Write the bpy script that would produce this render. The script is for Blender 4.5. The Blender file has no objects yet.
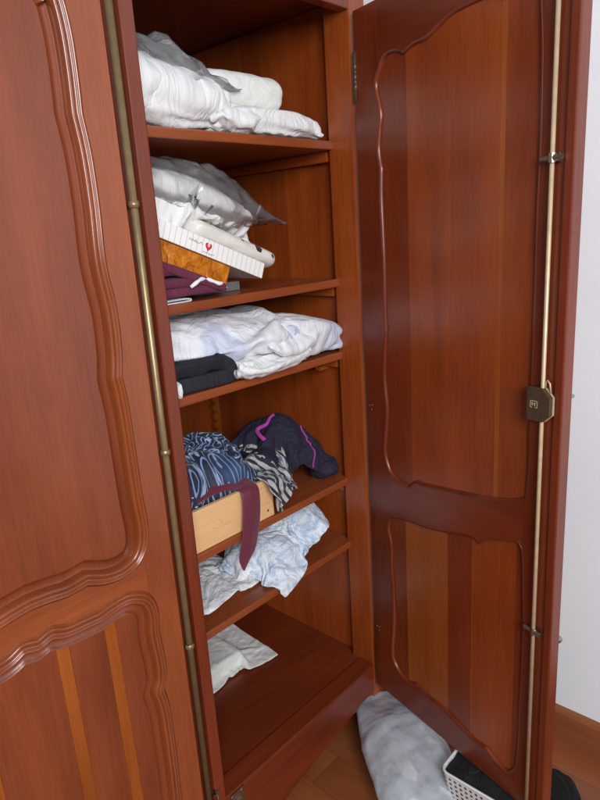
import bpy, bmesh, math, random
import numpy as np
from mathutils import Vector, Matrix, noise

random.seed(4)
S = bpy.context.scene
C = S.collection

# ------------------------------------------------------------------ camera
cam_d = bpy.data.cameras.new('camera')
cam_d.sensor_fit = 'VERTICAL'
cam_d.sensor_height = 36.0
cam_d.lens = 28.2
cam_d.clip_start = 0.02
cam_d.clip_end = 100
cam = bpy.data.objects.new('camera', cam_d)
C.objects.link(cam)
cam.location = (0, 0, 1.5)
cam.rotation_euler = (1.30470, 0.06280, -0.83212)
S.camera = cam

# ------------------------------------------------------------------ light
W = bpy.data.worlds.new('World')
S.world = W
W.use_nodes = True
W.node_tree.nodes['Background'].inputs[0].default_value = (0.88, 0.93, 1.0, 1)
W.node_tree.nodes['Background'].inputs[1].default_value = 0.36

def area(name, loc, target, sx, sy, power, col):
    d = bpy.data.lights.new(name, 'AREA')
    d.shape = 'RECTANGLE'
    d.size, d.size_y, d.energy, d.color = sx, sy, power, col
    o = bpy.data.objects.new(name, d)
    C.objects.link(o)
    o.location = loc
    o.rotation_euler = (Vector(target) - Vector(loc)).to_track_quat('-Z', 'Y').to_euler()
    return o

area('window_light', (-0.75, -1.75, 2.30), (1.1, 1.2, 1.1), 1.6, 1.3, 130, (0.93, 0.965, 1.0))

S.view_settings.view_transform = 'Standard'
S.view_settings.look = 'None'
S.view_settings.exposure = 0.0
S.view_settings.gamma = 1.0
S.cycles.max_bounces = 10
S.cycles.transparent_max_bounces = 16

# ------------------------------------------------------------------ materials
def lin(r, g, b):
    f = lambda c: (c / 255 / 12.92) if c / 255 <= 0.04045 else ((c / 255 + 0.055) / 1.055) ** 2.4
    return (f(r), f(g), f(b), 1)

def newmat(name):
    m = bpy.data.materials.new(name)
    m.use_nodes = True
    nt = m.node_tree
    return m, nt, nt.nodes, nt.links, nt.nodes['Principled BSDF']

def wood(name, light, dark, axis='Z', rough=0.30, coat=0.14, vary=0.10, grain=1.0, fig=0.48):
    m, nt, N, L, P = newmat(name)
    tc = N.new('ShaderNodeTexCoord')
    oi = N.new('ShaderNodeObjectInfo')
    mul = N.new('ShaderNodeVectorMath'); mul.operation = 'MULTIPLY_ADD'
    cmb = N.new('ShaderNodeCombineXYZ')
    for i in range(3): L.new(oi.outputs['Random'], cmb.inputs[i])
    mul.inputs[1].default_value = (7.3, 5.1, 9.7)
    L.new(cmb.outputs[0], mul.inputs[0]); L.new(tc.outputs['Object'], mul.inputs[2])
    def mapped(long, cross):
        mp = N.new('ShaderNodeMapping')
        s = [cross * grain] * 3
        s['XYZ'.index(axis)] = long * grain
        mp.inputs['Scale'].default_value = s
        L.new(mul.outputs[0], mp.inputs['Vector'])
        return mp
    # broad cathedral figure
    n1 = N.new('ShaderNodeTexNoise'); n1.inputs['Scale'].default_value = 1; n1.inputs['Detail'].default_value = 4
    n1.inputs['Roughness'].default_value = 0.55; n1.inputs['Distortion'].default_value = 0.6
    L.new(mapped(1.3, 11).outputs[0], n1.inputs['Vector'])
    # fine pores
    n2 = N.new('ShaderNodeTexNoise'); n2.inputs['Scale'].default_value = 1; n2.inputs['Detail'].default_value = 6
    n2.inputs['Roughness'].default_value = 0.7
    L.new(mapped(9, 170).outputs[0], n2.inputs['Vector'])
    # soft blotches
    n3 = N.new('ShaderNodeTexNoise'); n3.inputs['Scale'].default_value = 1; n3.inputs['Detail'].default_value = 2
    L.new(mapped(3, 5).outputs[0], n3.inputs['Vector'])
    mx = N.new('ShaderNodeMath'); mx.operation = 'MULTIPLY_ADD'; mx.inputs[1].default_value = 0.62
    L.new(n2.outputs[0], mx.inputs[0]); 
    mx2 = N.new('ShaderNodeMath'); mx2.operation = 'MULTIPLY_ADD'; mx2.inputs[1].default_value = fig * 2
    L.new(n1.outputs[0], mx2.inputs[0]); mx2.inputs[2].default_value = -fig - 0.31
    L.new(mx2.outputs[0], mx.inputs[2])
    mx3 = N.new('ShaderNodeMath'); mx3.operation = 'MULTIPLY_ADD'; mx3.inputs[1].default_value = 0.5
    L.new(n3.outputs[0], mx3.inputs[0])
    add = N.new('ShaderNodeMath'); add.operation = 'ADD'; add.inputs[1].default_value = 0.25
    L.new(mx.outputs[0], add.inputs[0]); L.new(add.outputs[0], mx3.inputs[2])
    rp = N.new('ShaderNodeValToRGB')
    rp.color_ramp.elements[0].position = 0.15; rp.color_ramp.elements[0].color = dark
    rp.color_ramp.elements[1].position = 0.85; rp.color_ramp.elements[1].color = light
    L.new(mx3.outputs[0], rp.inputs[0])
    n4 = N.new('ShaderNodeTexNoise'); n4.inputs['Scale'].default_value = 1; n4.inputs['Detail'].default_value = 3; n4.inputs['Roughness'].default_value = 0.6
    L.new(mapped(22, 420).outputs[0], n4.inputs['Vector'])
    pr = N.new('ShaderNodeMapRange'); pr.inputs[1].default_value = 0.56; pr.inputs[2].default_value = 0.70; pr.inputs[3].default_value = 1.0; pr.inputs[4].default_value = 0.82
    L.new(n4.outputs[0], pr.inputs[0])
    pm = N.new('ShaderNodeVectorMath'); pm.operation = 'SCALE'; L.new(rp.outputs[0], pm.inputs[0]); L.new(pr.outputs[0], pm.inputs['Scale'])
    hs = N.new('ShaderNodeHueSaturation')
    mr = N.new('ShaderNodeMapRange'); mr.inputs[3].default_value = 1 - vary; mr.inputs[4].default_value = 1 + vary
    L.new(oi.outputs['Random'], mr.inputs[0]); L.new(mr.outputs[0], hs.inputs['Value'])
    L.new(pm.outputs[0], hs.inputs['Color']); L.new(hs.outputs[0], P.inputs['Base Color'])
    rr = N.new('ShaderNodeMapRange'); rr.inputs[3].default_value = rough - 0.06; rr.inputs[4].default_value = rough + 0.10
    L.new(n3.outputs[0], rr.inputs[0]); L.new(rr.outputs[0], P.inputs['Roughness'])
    P.inputs['Coat Weight'].default_value = coat
    P.inputs['Coat Roughness'].default_value = 0.16
    b = N.new('ShaderNodeBump'); b.inputs['Strength'].default_value = 0.10; b.inputs['Distance'].default_value = 0.002
    L.new(n2.outputs[0], b.inputs['Height']); L.new(b.outputs[0], P.inputs['Normal'])
    return m

CH_L, CH_D = lin(168, 86, 44), lin(112, 48, 24)
M = {}
for ax in 'XYZ':
    M['cherry' + ax] = wood('cherry wood ' + ax, lin(152, 78, 40), lin(111, 50, 24), ax, vary=0.04)
    M['inner' + ax] = wood('inner cherry wood ' + ax, lin(160, 76, 27), lin(114, 47, 14), ax, vary=0.06)
    M['russet' + ax] = wood('russet cherry wood ' + ax, lin(124, 51, 24), lin(86, 32, 15), ax, vary=0.05)
    M['panel' + ax] = wood('dark cherry panel ' + ax, lin(138, 67, 36), lin(101, 45, 22), ax, vary=0.03)
    M['gloss' + ax] = wood('polished cherry moulding ' + ax, lin(146, 72, 34), lin(106, 48, 20), ax, rough=0.25, coat=0.5, vary=0.03)
M['amber'] = wood('amber sapwood', lin(160, 84, 28), lin(124, 58, 18), 'Z', vary=0.06, fig=0.5)
M['redplank'] = wood('red brown plank', lin(134, 56, 22), lin(96, 36, 13), 'Z', vary=0.05)
M['midplank'] = wood('orange brown plank', lin(154, 70, 23), lin(110, 44, 14), 'Z', vary=0.06)
M['pine'] = wood('pale pine', lin(230, 186, 134), lin(210, 160, 106), 'X', rough=0.5, coat=0.0, vary=0.03)
M['floor'] = wood('oak floor', lin(154, 88, 48), lin(112, 58, 30), 'Y', rough=0.33, coat=0.1, vary=0.14)
M['base'] = wood('oak skirting', lin(150, 88, 52), lin(118, 66, 38), 'Y', rough=0.42, coat=0.05, vary=0.03)

def metal(name, col, rough, scratch=0.1, met=1.0):
    m, nt, N, L, P = newmat(name)
    P.inputs['Metallic'].default_value = met
    n = N.new('ShaderNodeTexNoise'); n.inputs['Scale'].default_value = 60; n.inputs['Detail'].default_value = 4
    tc = N.new('ShaderNodeTexCoord'); L.new(tc.outputs['Object'], n.inputs['Vector'])
    rp = N.new('ShaderNodeValToRGB')
    rp.color_ramp.elements[0].color = tuple(c * 0.82 for c in col[:3]) + (1,)
    rp.color_ramp.elements[0].position = 0.3
    rp.color_ramp.elements[1].color = col
    rp.color_ramp.elements[1].position = 0.7
    L.new(n.outputs[0], rp.inputs[0]); L.new(rp.outputs[0], P.inputs['Base Color'])
    mr = N.new('ShaderNodeMapRange'); mr.inputs[3].default_value = rough - scratch; mr.inputs[4].default_value = rough + scratch
    L.new(n.outputs[0], mr.inputs[0]); L.new(mr.outputs[0], P.inputs['Roughness'])
    return m
M['brass'] = metal('aged brass', lin(146, 122, 88), 0.36, met=0.55)
M['gilt'] = metal('pale gilt steel', lin(206, 182, 146), 0.46, met=0.3)
M['bronze'] = metal('dark bronze', lin(92, 74, 57), 0.40, met=0.4)
M['nickel'] = metal('dull nickel', lin(176, 166, 150), 0.3)

def painted(name, a, b, scale=3.0, rough=0.8, bump=0.15, bscale=220):
    m, nt, N, L, P = newmat(name)
    tc = N.new('ShaderNodeTexCoord')
    n = N.new('ShaderNodeTexNoise'); n.inputs['Scale'].default_value = scale; n.inputs['Detail'].default_value = 5
    L.new(tc.outputs['Object'], n.inputs['Vector'])
    rp = N.new('ShaderNodeValToRGB'); rp.color_ramp.elements[0].color = a; rp.color_ramp.elements[1].color = b
    rp.color_ramp.elements[0].position = 0.3; rp.color_ramp.elements[1].position = 0.7
    L.new(n.outputs[0], rp.inputs[0]); L.new(rp.outputs[0], P.inputs['Base Color'])
    P.inputs['Roughness'].default_value = rough
    n2 = N.new('ShaderNodeTexNoise'); n2.inputs['Scale'].default_value = bscale; n2.inputs['Detail'].default_value = 3
    L.new(tc.outputs['Object'], n2.inputs['Vector'])
    bp = N.new('ShaderNodeBump'); bp.inputs['Strength'].default_value = bump; bp.inputs['Distance'].default_value = 0.002
    L.new(n2.outputs[0], bp.inputs['Height']); L.new(bp.outputs[0], P.inputs['Normal'])
    return m
M['wall'] = painted('white wall paint', lin(226, 229, 233), lin(236, 238, 241), 2.0, 0.75, 0.2, 55)

# ------------------------------------------------------------------ helpers
def link(name, me, mat=None, parent=None, kind=None, smooth=False):
    o = bpy.data.objects.new(name, me)
    C.objects.link(o)
    if mat is not None and me is not None:
        for mm in (mat if isinstance(mat, (list, tuple)) else [mat]):
            me.materials.append(mm)
    if parent is not None: o.parent = parent
    if kind: o['kind'] = kind
    if smooth and me is not None:
        me.polygons.foreach_set('use_smooth', [True] * len(me.polygons))
    return o

def from_bm(name, bm, mat=None, parent=None, kind=None, smooth=False):
    bmesh.ops.recalc_face_normals(bm, faces=bm.faces)
    me = bpy.data.meshes.new(name)
    bm.to_mesh(me); bm.free()
    return link(name, me, mat, parent, kind, smooth)

def tag(o, label, cat, group=None):
    o['label'] = label; o['category'] = cat
    if group: o['group'] = group
    return o

def empty(name, loc=(0, 0, 0), rz=0.0, parent=None):
    o = bpy.data.objects.new(name, None)
    C.objects.link(o)
    o.empty_display_size = 0.05
    o.location = loc; o.rotation_euler = (0, 0, rz)
    if parent: o.parent = parent
    return o

def add_box(bm, a, b, bev=0.0015, seg=2):
    bx = bmesh.ops.create_cube(bm, size=1)
    vs = bx['verts']
    for v in vs:
        v.co = Vector([(a[i] + b[i]) / 2 + v.co[i] * (b[i] - a[i]) for i in range(3)])
    if bev > 0:
        es = list({e for v in vs for e in v.link_edges})
        bmesh.ops.bevel(bm, geom=es, offset=bev, segments=seg, affect='EDGES', profile=0.6)

def box(name, a, b, mat, parent=None, bev=0.0015, kind=None):
    bm = bmesh.new()
    add_box(bm, a, b, bev)
    return from_bm(name, bm, mat, parent, kind)

def prism(name, pts, basis, w0, w1, mat, parent, bev=0.002, seg=2):
    """pts: 2D polygon in the (u, v) plane of basis; extruded from w0 (back) to w1 (front)"""
    bm = bmesh.new()
    f = bm.faces.new([bm.verts.new(basis(u, v, w1)) for u, v in pts])
    front = list(f.edges)
    r = bmesh.ops.extrude_face_region(bm, geom=[f])
    # extrude leaves the original at w1; move the new one to w0
    nv = [g for g in r['geom'] if isinstance(g, bmesh.types.BMVert)]
    d = Vector(basis(0, 0, w0)) - Vector(basis(0, 0, w1))
    for v in nv: v.co += d
    if bev:
        try: bmesh.ops.bevel(bm, geom=front, offset=bev, segments=seg, affect='EDGES', profile=0.5)
        except Exception: pass
    return from_bm(name, bm, mat, parent)

def add_tube(bm, pts, r, n=10, cap=True):
    pts = [Vector(p) for p in pts]
    rs = r if isinstance(r, (list, tuple)) else [r] * len(pts)
    rings = []
    up = None
    for i, p in enumerate(pts):
        t = (pts[min(i + 1, len(pts) - 1)] - pts[max(i - 1, 0)]).normalized()
        if up is None:
            up = t.orthogonal().normalized()
        up = (up - t * up.dot(t)).normalized()
        s = t.cross(up)
        rings.append([bm.verts.new(p + (up * math.cos(a) + s * math.sin(a)) * rs[i]) for a in [2 * math.pi * k / n for k in range(n)]])
    for a, b in zip(rings[:-1], rings[1:]):
        for k in range(n):
            bm.faces.new((a[k], a[(k + 1) % n], b[(k + 1) % n], b[k]))
    if cap:
        bm.faces.new(rings[0][::-1]); bm.faces.new(rings[-1])

def tube(name, pts, r, mat, parent, n=12):
    bm = bmesh.new(); add_tube(bm, pts, r, n)
    return from_bm(name, bm, mat, parent, smooth=True)

def catmull(pts, n=8, closed=False):
    P = [np.array(p, float) for p in pts]
    out = []
    m = len(P)
    rng = range(m if closed else m - 1)
    for i in rng:
        g = (lambda k: P[k % m]) if closed else (lambda k: P[min(max(k, 0), m - 1)])
        a, b, c, d = g(i - 1), g(i), g(i + 1), g(i + 2)
        for j in range(n):
            t = j / n
            out.append(0.5 * ((2 * b) + (c - a) * t + (2 * a - 5 * b + 4 * c - d) * t * t + (3 * b - a - 3 * c + d) * t ** 3))
    if not closed: out.append(P[-1])
    return [tuple(o) for o in out]

def path(segs, n=7):
    """smooth polyline through point runs; runs are joined with a cusp"""
    out = []
    for s in segs:
        c = catmull(s, n)
        out += c if not out else c[1:]
    return out

def area2(p):
    return 0.5 * sum(p[i][0] * p[(i + 1) % len(p)][1] - p[(i + 1) % len(p)][0] * p[i][1] for i in range(len(p)))

def offset(pts, d):
    """offset a closed polyline inwards by d (positive = into the area)"""
    n = len(pts); sg = 1 if area2(pts) > 0 else -1
    out = []
    for i in range(n):
        a, b, c = (np.array(pts[(i + k) % n], float) for k in (-1, 0, 1))
        e1 = (b - a) / (np.linalg.norm(b - a) + 1e-9); e2 = (c - b) / (np.linalg.norm(c - b) + 1e-9)
        n1 = np.array([-e1[1], e1[0]]) * sg; n2 = np.array([-e2[1], e2[0]]) * sg
        nn = n1 + n2; nn /= (np.linalg.norm(nn) + 1e-9)
        k = 1 / max(0.6, nn.dot(n1))
        out.append(tuple(b + nn * d * k))
    if abs(d) > 0.006:          # drop the swallow-tails that form at tight corners, keep the count
        A = np.array(pts); B = np.array(out)
        dist = np.sqrt(((B[:, None, :] - A[None]) ** 2).sum(-1)).min(1)
        ok = dist >= abs(d) * 0.985
        idx = np.nonzero(ok)[0]
        t = np.arange(n)
        ii = np.concatenate([idx - n, idx, idx + n])
        for c in (0, 1):
            B[:, c] = np.interp(t, ii, np.concatenate([B[idx, c]] * 3))
        out = [tuple(q) for q in B]
    return out

def sweep(name, pts, prof, basis, mat, parent):
    """profile (inward offset, height) carried round a closed curve"""
    bm = bmesh.new()
    rows = []
    for d, h in prof:
        rows.append([bm.verts.new(basis(u, v, h)) for u, v in offset(pts, d)])
    n = len(pts)
    for a, b in zip(rows[:-1], rows[1:]):
        for i in range(n):
            bm.faces.new((a[i], a[(i + 1) % n], b[(i + 1) % n], b[i]))
    return from_bm(name, bm, mat, parent, smooth=True)

def clip(pts, axis, val, keep_less):
    out = []
    n = len(pts)
    ins = lambda p: (p[axis] <= val) if keep_less else (p[axis] >= val)
    for i in range(n):
        a, b = pts[i], pts[(i + 1) % n]
        if ins(a): out.append(a)
        if ins(a) != ins(b):
            t = (val - a[axis]) / (b[axis] - a[axis])
            out.append(tuple(a[k] + t * (b[k] - a[k]) for k in (0, 1)))
    return out


def fabric(name, col, col2=None, pattern=None, rough=0.85, sheen=0.15, fine=900, var=0.06, crease=1.0):
    m, nt, N, L, P = newmat(name)
    uv = N.new('ShaderNodeUVMap')
    def tex(kind, scale, **kw):
        t = N.new(kind); t.inputs['Scale'].default_value = scale
        for k, v in kw.items():
            if k in t.inputs.keys(): t.inputs[k].default_value = v
            else: setattr(t, k, v)
        L.new(uv.outputs[0], t.inputs['Vector'])
        return t
    def ramp(src, stops, interp='LINEAR'):
        r = N.new('ShaderNodeValToRGB'); r.color_ramp.interpolation = interp
        e = r.color_ramp.elements
        while len(e) < len(stops): e.new(0.5)
        for k, (p, c) in enumerate(stops): e[k].position = p; e[k].color = c
        L.new(src, r.inputs[0])
        return r.outputs[0]
    def mix(fac, a, b):
        x = N.new('ShaderNodeMix'); x.data_type = 'RGBA'
        L.new(fac, x.inputs[0])
        for s_, v in ((6, a), (7, b)):
            if isinstance(v, tuple): x.inputs[s_].default_value = v
            else: L.new(v, x.inputs[s_])
        return x.outputs[2]
    n = tex('ShaderNodeTexNoise', 14, Detail=4.0)
    base = ramp(n.outputs[0], [(0.3, tuple(c * (1 - var) for c in col[:3]) + (1,)), (0.7, tuple(min(1, c * (1 + var)) for c in col[:3]) + (1,))])
    out = base
    BW = [(0, (0, 0, 0, 1)), (1, (1, 1, 1, 1))]
    if pattern == 'stripe_soft':
        w = tex('ShaderNodeTexNoise', 6.5, Detail=2.0, Distortion=0.8)
        out = mix(ramp(w.outputs[0], [(0.52, (0, 0, 0, 1)), (0.60, (0.75, 0.75, 0.75, 1))]), base, col2)
        w2 = tex('ShaderNodeTexNoise', 24, Detail=1.0)
        out = mix(ramp(w2.outputs[0], [(0.63, (0, 0, 0, 1)), (0.69, (0.35, 0.35, 0.35, 1))]), out, tuple(c * 0.8 for c in col2[:3]) + (1,))
    elif pattern == 'zebra':
        w = tex('ShaderNodeTexWave', 12, Distortion=2.5, Detail=2.0); w.inputs['Detail Scale'].default_value = 1.2
        out = mix(ramp(w.outputs['Fac'], [(0.52, (0, 0, 0, 1)), (0.60, (1, 1, 1, 1))]), base, col2)
        w2 = tex('ShaderNodeTexNoise', 9)
        out = mix(ramp(w2.outputs[0], [(0.60, (0, 0, 0, 1)), (0.66, (1, 1, 1, 1))]), out, lin(70, 92, 130))
    elif pattern == 'paisley':
        nz = tex('ShaderNodeTexNoise', 9, Detail=2.0)
        va = N.new('ShaderNodeVectorMath'); va.operation = 'MULTIPLY_ADD'; va.inputs[1].default_value = (0.045, 0.045, 0.045)
        L.new(nz.outputs['Color'], va.inputs[0]); L.new(uv.outputs[0], va.inputs[2])
        v = N.new('ShaderNodeTexVoronoi'); v.inputs['Scale'].default_value = 28; L.new(va.outputs[0], v.inputs['Vector'])
        mm = N.new('ShaderNodeMath'); mm.operation = 'MULTIPLY'; mm.inputs[1].default_value = 26
        L.new(v.outputs['Distance'], mm.inputs[0])
        sn = N.new('ShaderNodeMath'); sn.operation = 'SINE'; L.new(mm.outputs[0], sn.inputs[0])
        out = mix(ramp(sn.outputs[0], [(0.72, (0, 0, 0, 1)), (0.9, (1, 1, 1, 1))]), base, col2)
        v2 = tex('ShaderNodeTexNoise', 60, Detail=2.0)
        out = mix(ramp(v2.outputs[0], [(0.60, (0, 0, 0, 1)), (0.64, (0.6, 0.6, 0.6, 1))]), out, lin(176, 196, 222))
        v3 = tex('ShaderNodeTexNoise', 7, Detail=1.0)
        out = mix(ramp(v3.outputs[0], [(0.58, (0, 0, 0, 1)), (0.66, (0.35, 0.35, 0.35, 1))]), out, lin(70, 100, 146))
    elif pattern == 'dots':
        v = tex('ShaderNodeTexVoronoi', 46, Randomness=0.12)
        out = mix(ramp(v.outputs['Distance'], [(0.16, (1, 1, 1, 1)), (0.20, (0, 0, 0, 1))]), base, col2)
    elif pattern == 'floral':
        a = tex('ShaderNodeTexNoise', 26, Detail=5.0, Distortion=1.2)
        out = mix(ramp(a.outputs[0], [(0.47, (0, 0, 0, 1)), (0.60, (0.75, 0.75, 0.75, 1))]), base, col2)
        b = tex('ShaderNodeTexNoise', 48, Detail=3.0, Distortion=2.0)
        out = mix(ramp(b.outputs[0], [(0.60, (0, 0, 0, 1)), (0.64, (0.5, 0.5, 0.5, 1))]), out, lin(140, 160, 190))
        c = tex('ShaderNodeTexNoise', 11, Detail=1.0)
        out = mix(ramp(c.outputs[0], [(0.66, (0, 0, 0, 1)), (0.72, (0.55, 0.55, 0.55, 1))]), out, lin(214, 176, 180))
    elif pattern == 'hem':
        a = tex('ShaderNodeTexWave', 30, Distortion=0.0)
        out = mix(ramp(a.outputs['Fac'], [(0.4, (0, 0, 0, 1)), (0.9, (0.25, 0.25, 0.25, 1))]), base, col2)
    L.new(out, P.inputs['Base Color'])
    P.inputs['Roughness'].default_value = rough
    P.inputs['Sheen Weight'].default_value = sheen
    f = tex('ShaderNodeTexNoise', fine, Detail=2.0)
    c = tex('ShaderNodeTexNoise', 45, Detail=5.0, Distortion=0.8)
    cr = tex('ShaderNodeTexNoise', 15, Detail=3.0, Distortion=1.1)
    def fold_abs(src, k):
        a_ = N.new('ShaderNodeMath'); a_.operation = 'SUBTRACT'; a_.inputs[1].default_value = 0.5; L.new(src, a_.inputs[0])
        b_ = N.new('ShaderNodeMath'); b_.operation = 'ABSOLUTE'; L.new(a_.outputs[0], b_.inputs[0])
        c_ = N.new('ShaderNodeMath'); c_.operation = 'POWER'; c_.inputs[1].default_value = k; L.new(b_.outputs[0], c_.inputs[0])
        return c_.outputs[0]
    b0 = N.new('ShaderNodeBump'); b0.inputs['Strength'].default_value = 0.55 * crease; b0.inputs['Distance'].default_value = 0.020
    L.new(fold_abs(cr.outputs[0], 0.75), b0.inputs['Height'])
    b1 = N.new('ShaderNodeBump'); b1.inputs['Strength'].default_value = 0.4 * crease; b1.inputs['Distance'].default_value = 0.005
    L.new(fold_abs(c.outputs[0], 0.8), b1.inputs['Height']); L.new(b0.outputs[0], b1.inputs['Normal'])
    b2 = N.new('ShaderNodeBump'); b2.inputs['Strength'].default_value = 0.25; b2.inputs['Distance'].default_value = 0.0006
    L.new(f.outputs[0], b2.inputs['Height']); L.new(b1.outputs[0], b2.inputs['Normal']); L.new(b2.outputs[0], P.inputs['Normal'])
    return m

def film(name, tint, body=0.12, gloss=0.10, creases=60, hue=(0.93, 0.94, 0.95, 1)):
    """thin clear plastic: see-through sheet with a milky share and sharp glints"""
    m, nt, N, L, P = newmat(name)
    N.remove(P)
    out = N['Material Output']
    tc = N.new('ShaderNodeTexCoord')
    v = N.new('ShaderNodeTexVoronoi'); v.feature = 'DISTANCE_TO_EDGE'; v.inputs['Scale'].default_value = creases
    L.new(tc.outputs['Object'], v.inputs['Vector'])
    n = N.new('ShaderNodeTexNoise'); n.inputs['Scale'].default_value = creases * 0.7; n.inputs['Detail'].default_value = 4
    L.new(tc.outputs['Object'], n.inputs['Vector'])
    bp = N.new('ShaderNodeBump'); bp.inputs['Strength'].default_value = 0.25; bp.inputs['Distance'].default_value = 0.1 / creases
    n.inputs['Distortion'].default_value = 1.4
    s1 = N.new('ShaderNodeMath'); s1.operation = 'SUBTRACT'; s1.inputs[1].default_value = 0.5; L.new(n.outputs[0], s1.inputs[0])
    s2 = N.new('ShaderNodeMath'); s2.operation = 'ABSOLUTE'; L.new(s1.outputs[0], s2.inputs[0])
    L.new(s2.outputs[0], bp.inputs['Height'])
    tr = N.new('ShaderNodeBsdfTransparent'); tr.inputs[0].default_value = tint
    gl = N.new('ShaderNodeBsdfGlossy'); gl.inputs['Roughness'].default_value = 0.07 if body < 0.4 else 0.16
    L.new(bp.outputs[0], gl.inputs['Normal'])
    df = N.new('ShaderNodeBsdfDiffuse'); df.inputs[0].default_value = hue; L.new(bp.outputs[0], df.inputs['Normal'])
    tl = N.new('ShaderNodeBsdfTranslucent'); tl.inputs[0].default_value = hue
    ms = N.new('ShaderNodeMixShader'); ms.inputs[0].default_value = 0.25
    L.new(df.outputs[0], ms.inputs[1]); L.new(tl.outputs[0], ms.inputs[2])
    m1 = N.new('ShaderNodeMixShader')
    mr = N.new('ShaderNodeMapRange'); mr.inputs[1].default_value = 0.3; mr.inputs[2].default_value = 0.7
    mr.inputs[3].default_value = body * 0.85; mr.inputs[4].default_value = body * 1.15
    L.new(n.outputs[0], mr.inputs[0]); L.new(mr.outputs[0], m1.inputs[0])
    L.new(tr.outputs[0], m1.inputs[1]); L.new(ms.outputs[0], m1.inputs[2])
    fr = N.new('ShaderNodeFresnel'); fr.inputs['IOR'].default_value = 1.36; L.new(bp.outputs[0], fr.inputs['Normal'])
    ad = N.new('ShaderNodeMath'); ad.operation = 'ADD'; ad.use_clamp = True; ad.inputs[1].default_value = gloss * 0.3
    L.new(fr.outputs[0], ad.inputs[0])
    m2 = N.new('ShaderNodeMixShader')
    L.new(ad.outputs[0], m2.inputs[0]); L.new(m1.outputs[0], m2.inputs[1]); L.new(gl.outputs[0], m2.inputs[2])
    L.new(m2.outputs[0], out.inputs[0])
    return m

WHITE = lin(222, 222, 221)
F = dict(
    white=fabric('white cotton', WHITE, var=0.03),
    towel=fabric('white towelling', lin(218, 218, 212), fine=500, var=0.04, crease=0.45),
    duvet=fabric('white cotton with lavender stripes', lin(220, 221, 225), lin(182, 187, 210), 'stripe_soft', var=0.03),
    black=fabric('blue black jersey', lin(24, 26, 34), var=0.15, sheen=0),
    navy=fabric('navy jersey', lin(29, 26, 48), var=0.12, sheen=0),
    pink=fabric('magenta piping', lin(170, 46, 140), var=0.05),
    maroon=fabric('plum knit', lin(92, 30, 56), var=0.10, sheen=0.05),
    tie=fabric('wine red silk', lin(98, 30, 50), lin(70, 20, 36), 'hem', rough=0.5, sheen=0.3, var=0.06, crease=0.12),
    blue=fabric('navy paisley', lin(24, 32, 56), lin(126, 150, 188), 'paisley', rough=0.6, var=0.2),
    zebra=fabric('black and grey zebra stripes', lin(164, 164, 162), lin(30, 31, 40), 'zebra'),
    dots=fabric('black with white dots', lin(18, 18, 22), lin(226, 226, 226), 'dots', var=0.1),
    floral=fabric('pale blue floral cotton', lin(214, 222, 230), lin(166, 186, 212), 'floral'),
    shirt=fabric('white shirting', lin(226, 227, 230), var=0.03),
    blackbag=fabric('black cloth', lin(10, 10, 13), var=0.2, sheen=0),
)
M['film'] = film('clear plastic film', (1.0, 1.0, 1.0, 1), 0.12, 0.12)
M['film2'] = film('crinkled plastic film', (1.0, 1.0, 1.0, 1), 0.22, 0.14)
M['milky'] = film('milky plastic film', (0.95, 0.98, 1.0, 1), 0.48, 0.35, 30, (0.86, 0.92, 0.99, 1))

# ================================================================== THE SETTING
FL = 0.0
floor = box('floor', (-4.0, -4.0, -0.06), (1.62, 2.0, -0.012), M['floor'], None, 0, 'structure')
x = 1.596
i = 0
while x > -1.2:
    w = 0.118
    y = -1.4 + random.uniform(0, 0.6)
    ys = [-1.4] + ([y] if y > -1.25 else [])
    while ys[-1] < 1.95: ys.append(min(2.0, ys[-1] + 1.2))
    for y0, y1 in zip(ys[:-1], ys[1:]):
        box('plank', (x - w + 0.0006, y0 + 0.0005, -0.012), (x - 0.0006, y1 - 0.0005, 0.0), M['floor'], floor, 0.0010)
    x -= w
wall = box('wall_right', (1.60, -2.4, -0.05), (1.72, 2.0, 2.7), M['wall'], None, 0, 'structure')
bm = bmesh.new()
prof = [(1.601, 0.0), (1.584, 0.0), (1.584, 0.088), (1.588, 0.097), (1.594, 0.102), (1.601, 0.103)]
ra = [bm.verts.new((px, -2.4, pz)) for px, pz in prof]; rb = [bm.verts.new((px, 1.76, pz)) for px, pz in prof]
for k in range(len(prof) - 1): bm.faces.new((ra[k], ra[k + 1], rb[k + 1], rb[k]))
from_bm('skirting_board', bm, M['base'], wall)
wb = box('wall_back', (-1.2, 1.76, -0.05), (1.60, 1.88, 2.7), M['wall'], None, 0, 'structure')

# ================================================================== THE WARDROBE
wd = empty('wardrobe', (0.66, 1.35, 0))
tag(wd, 'varnished cherry wood wardrobe with carved left door closed and right door open', 'wardrobe')
O = Vector((-0.66, -1.35, 0))
def wpt(p): return tuple(Vector(p) + O)
def wbox(name, a, b, mat, bev=0.0015, parent=None):
    return box(name, wpt(a), wpt(b), mat, parent or wd, bev)

ZB, ZT = 0.200, 1.985        # interior floor, header underside
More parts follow.
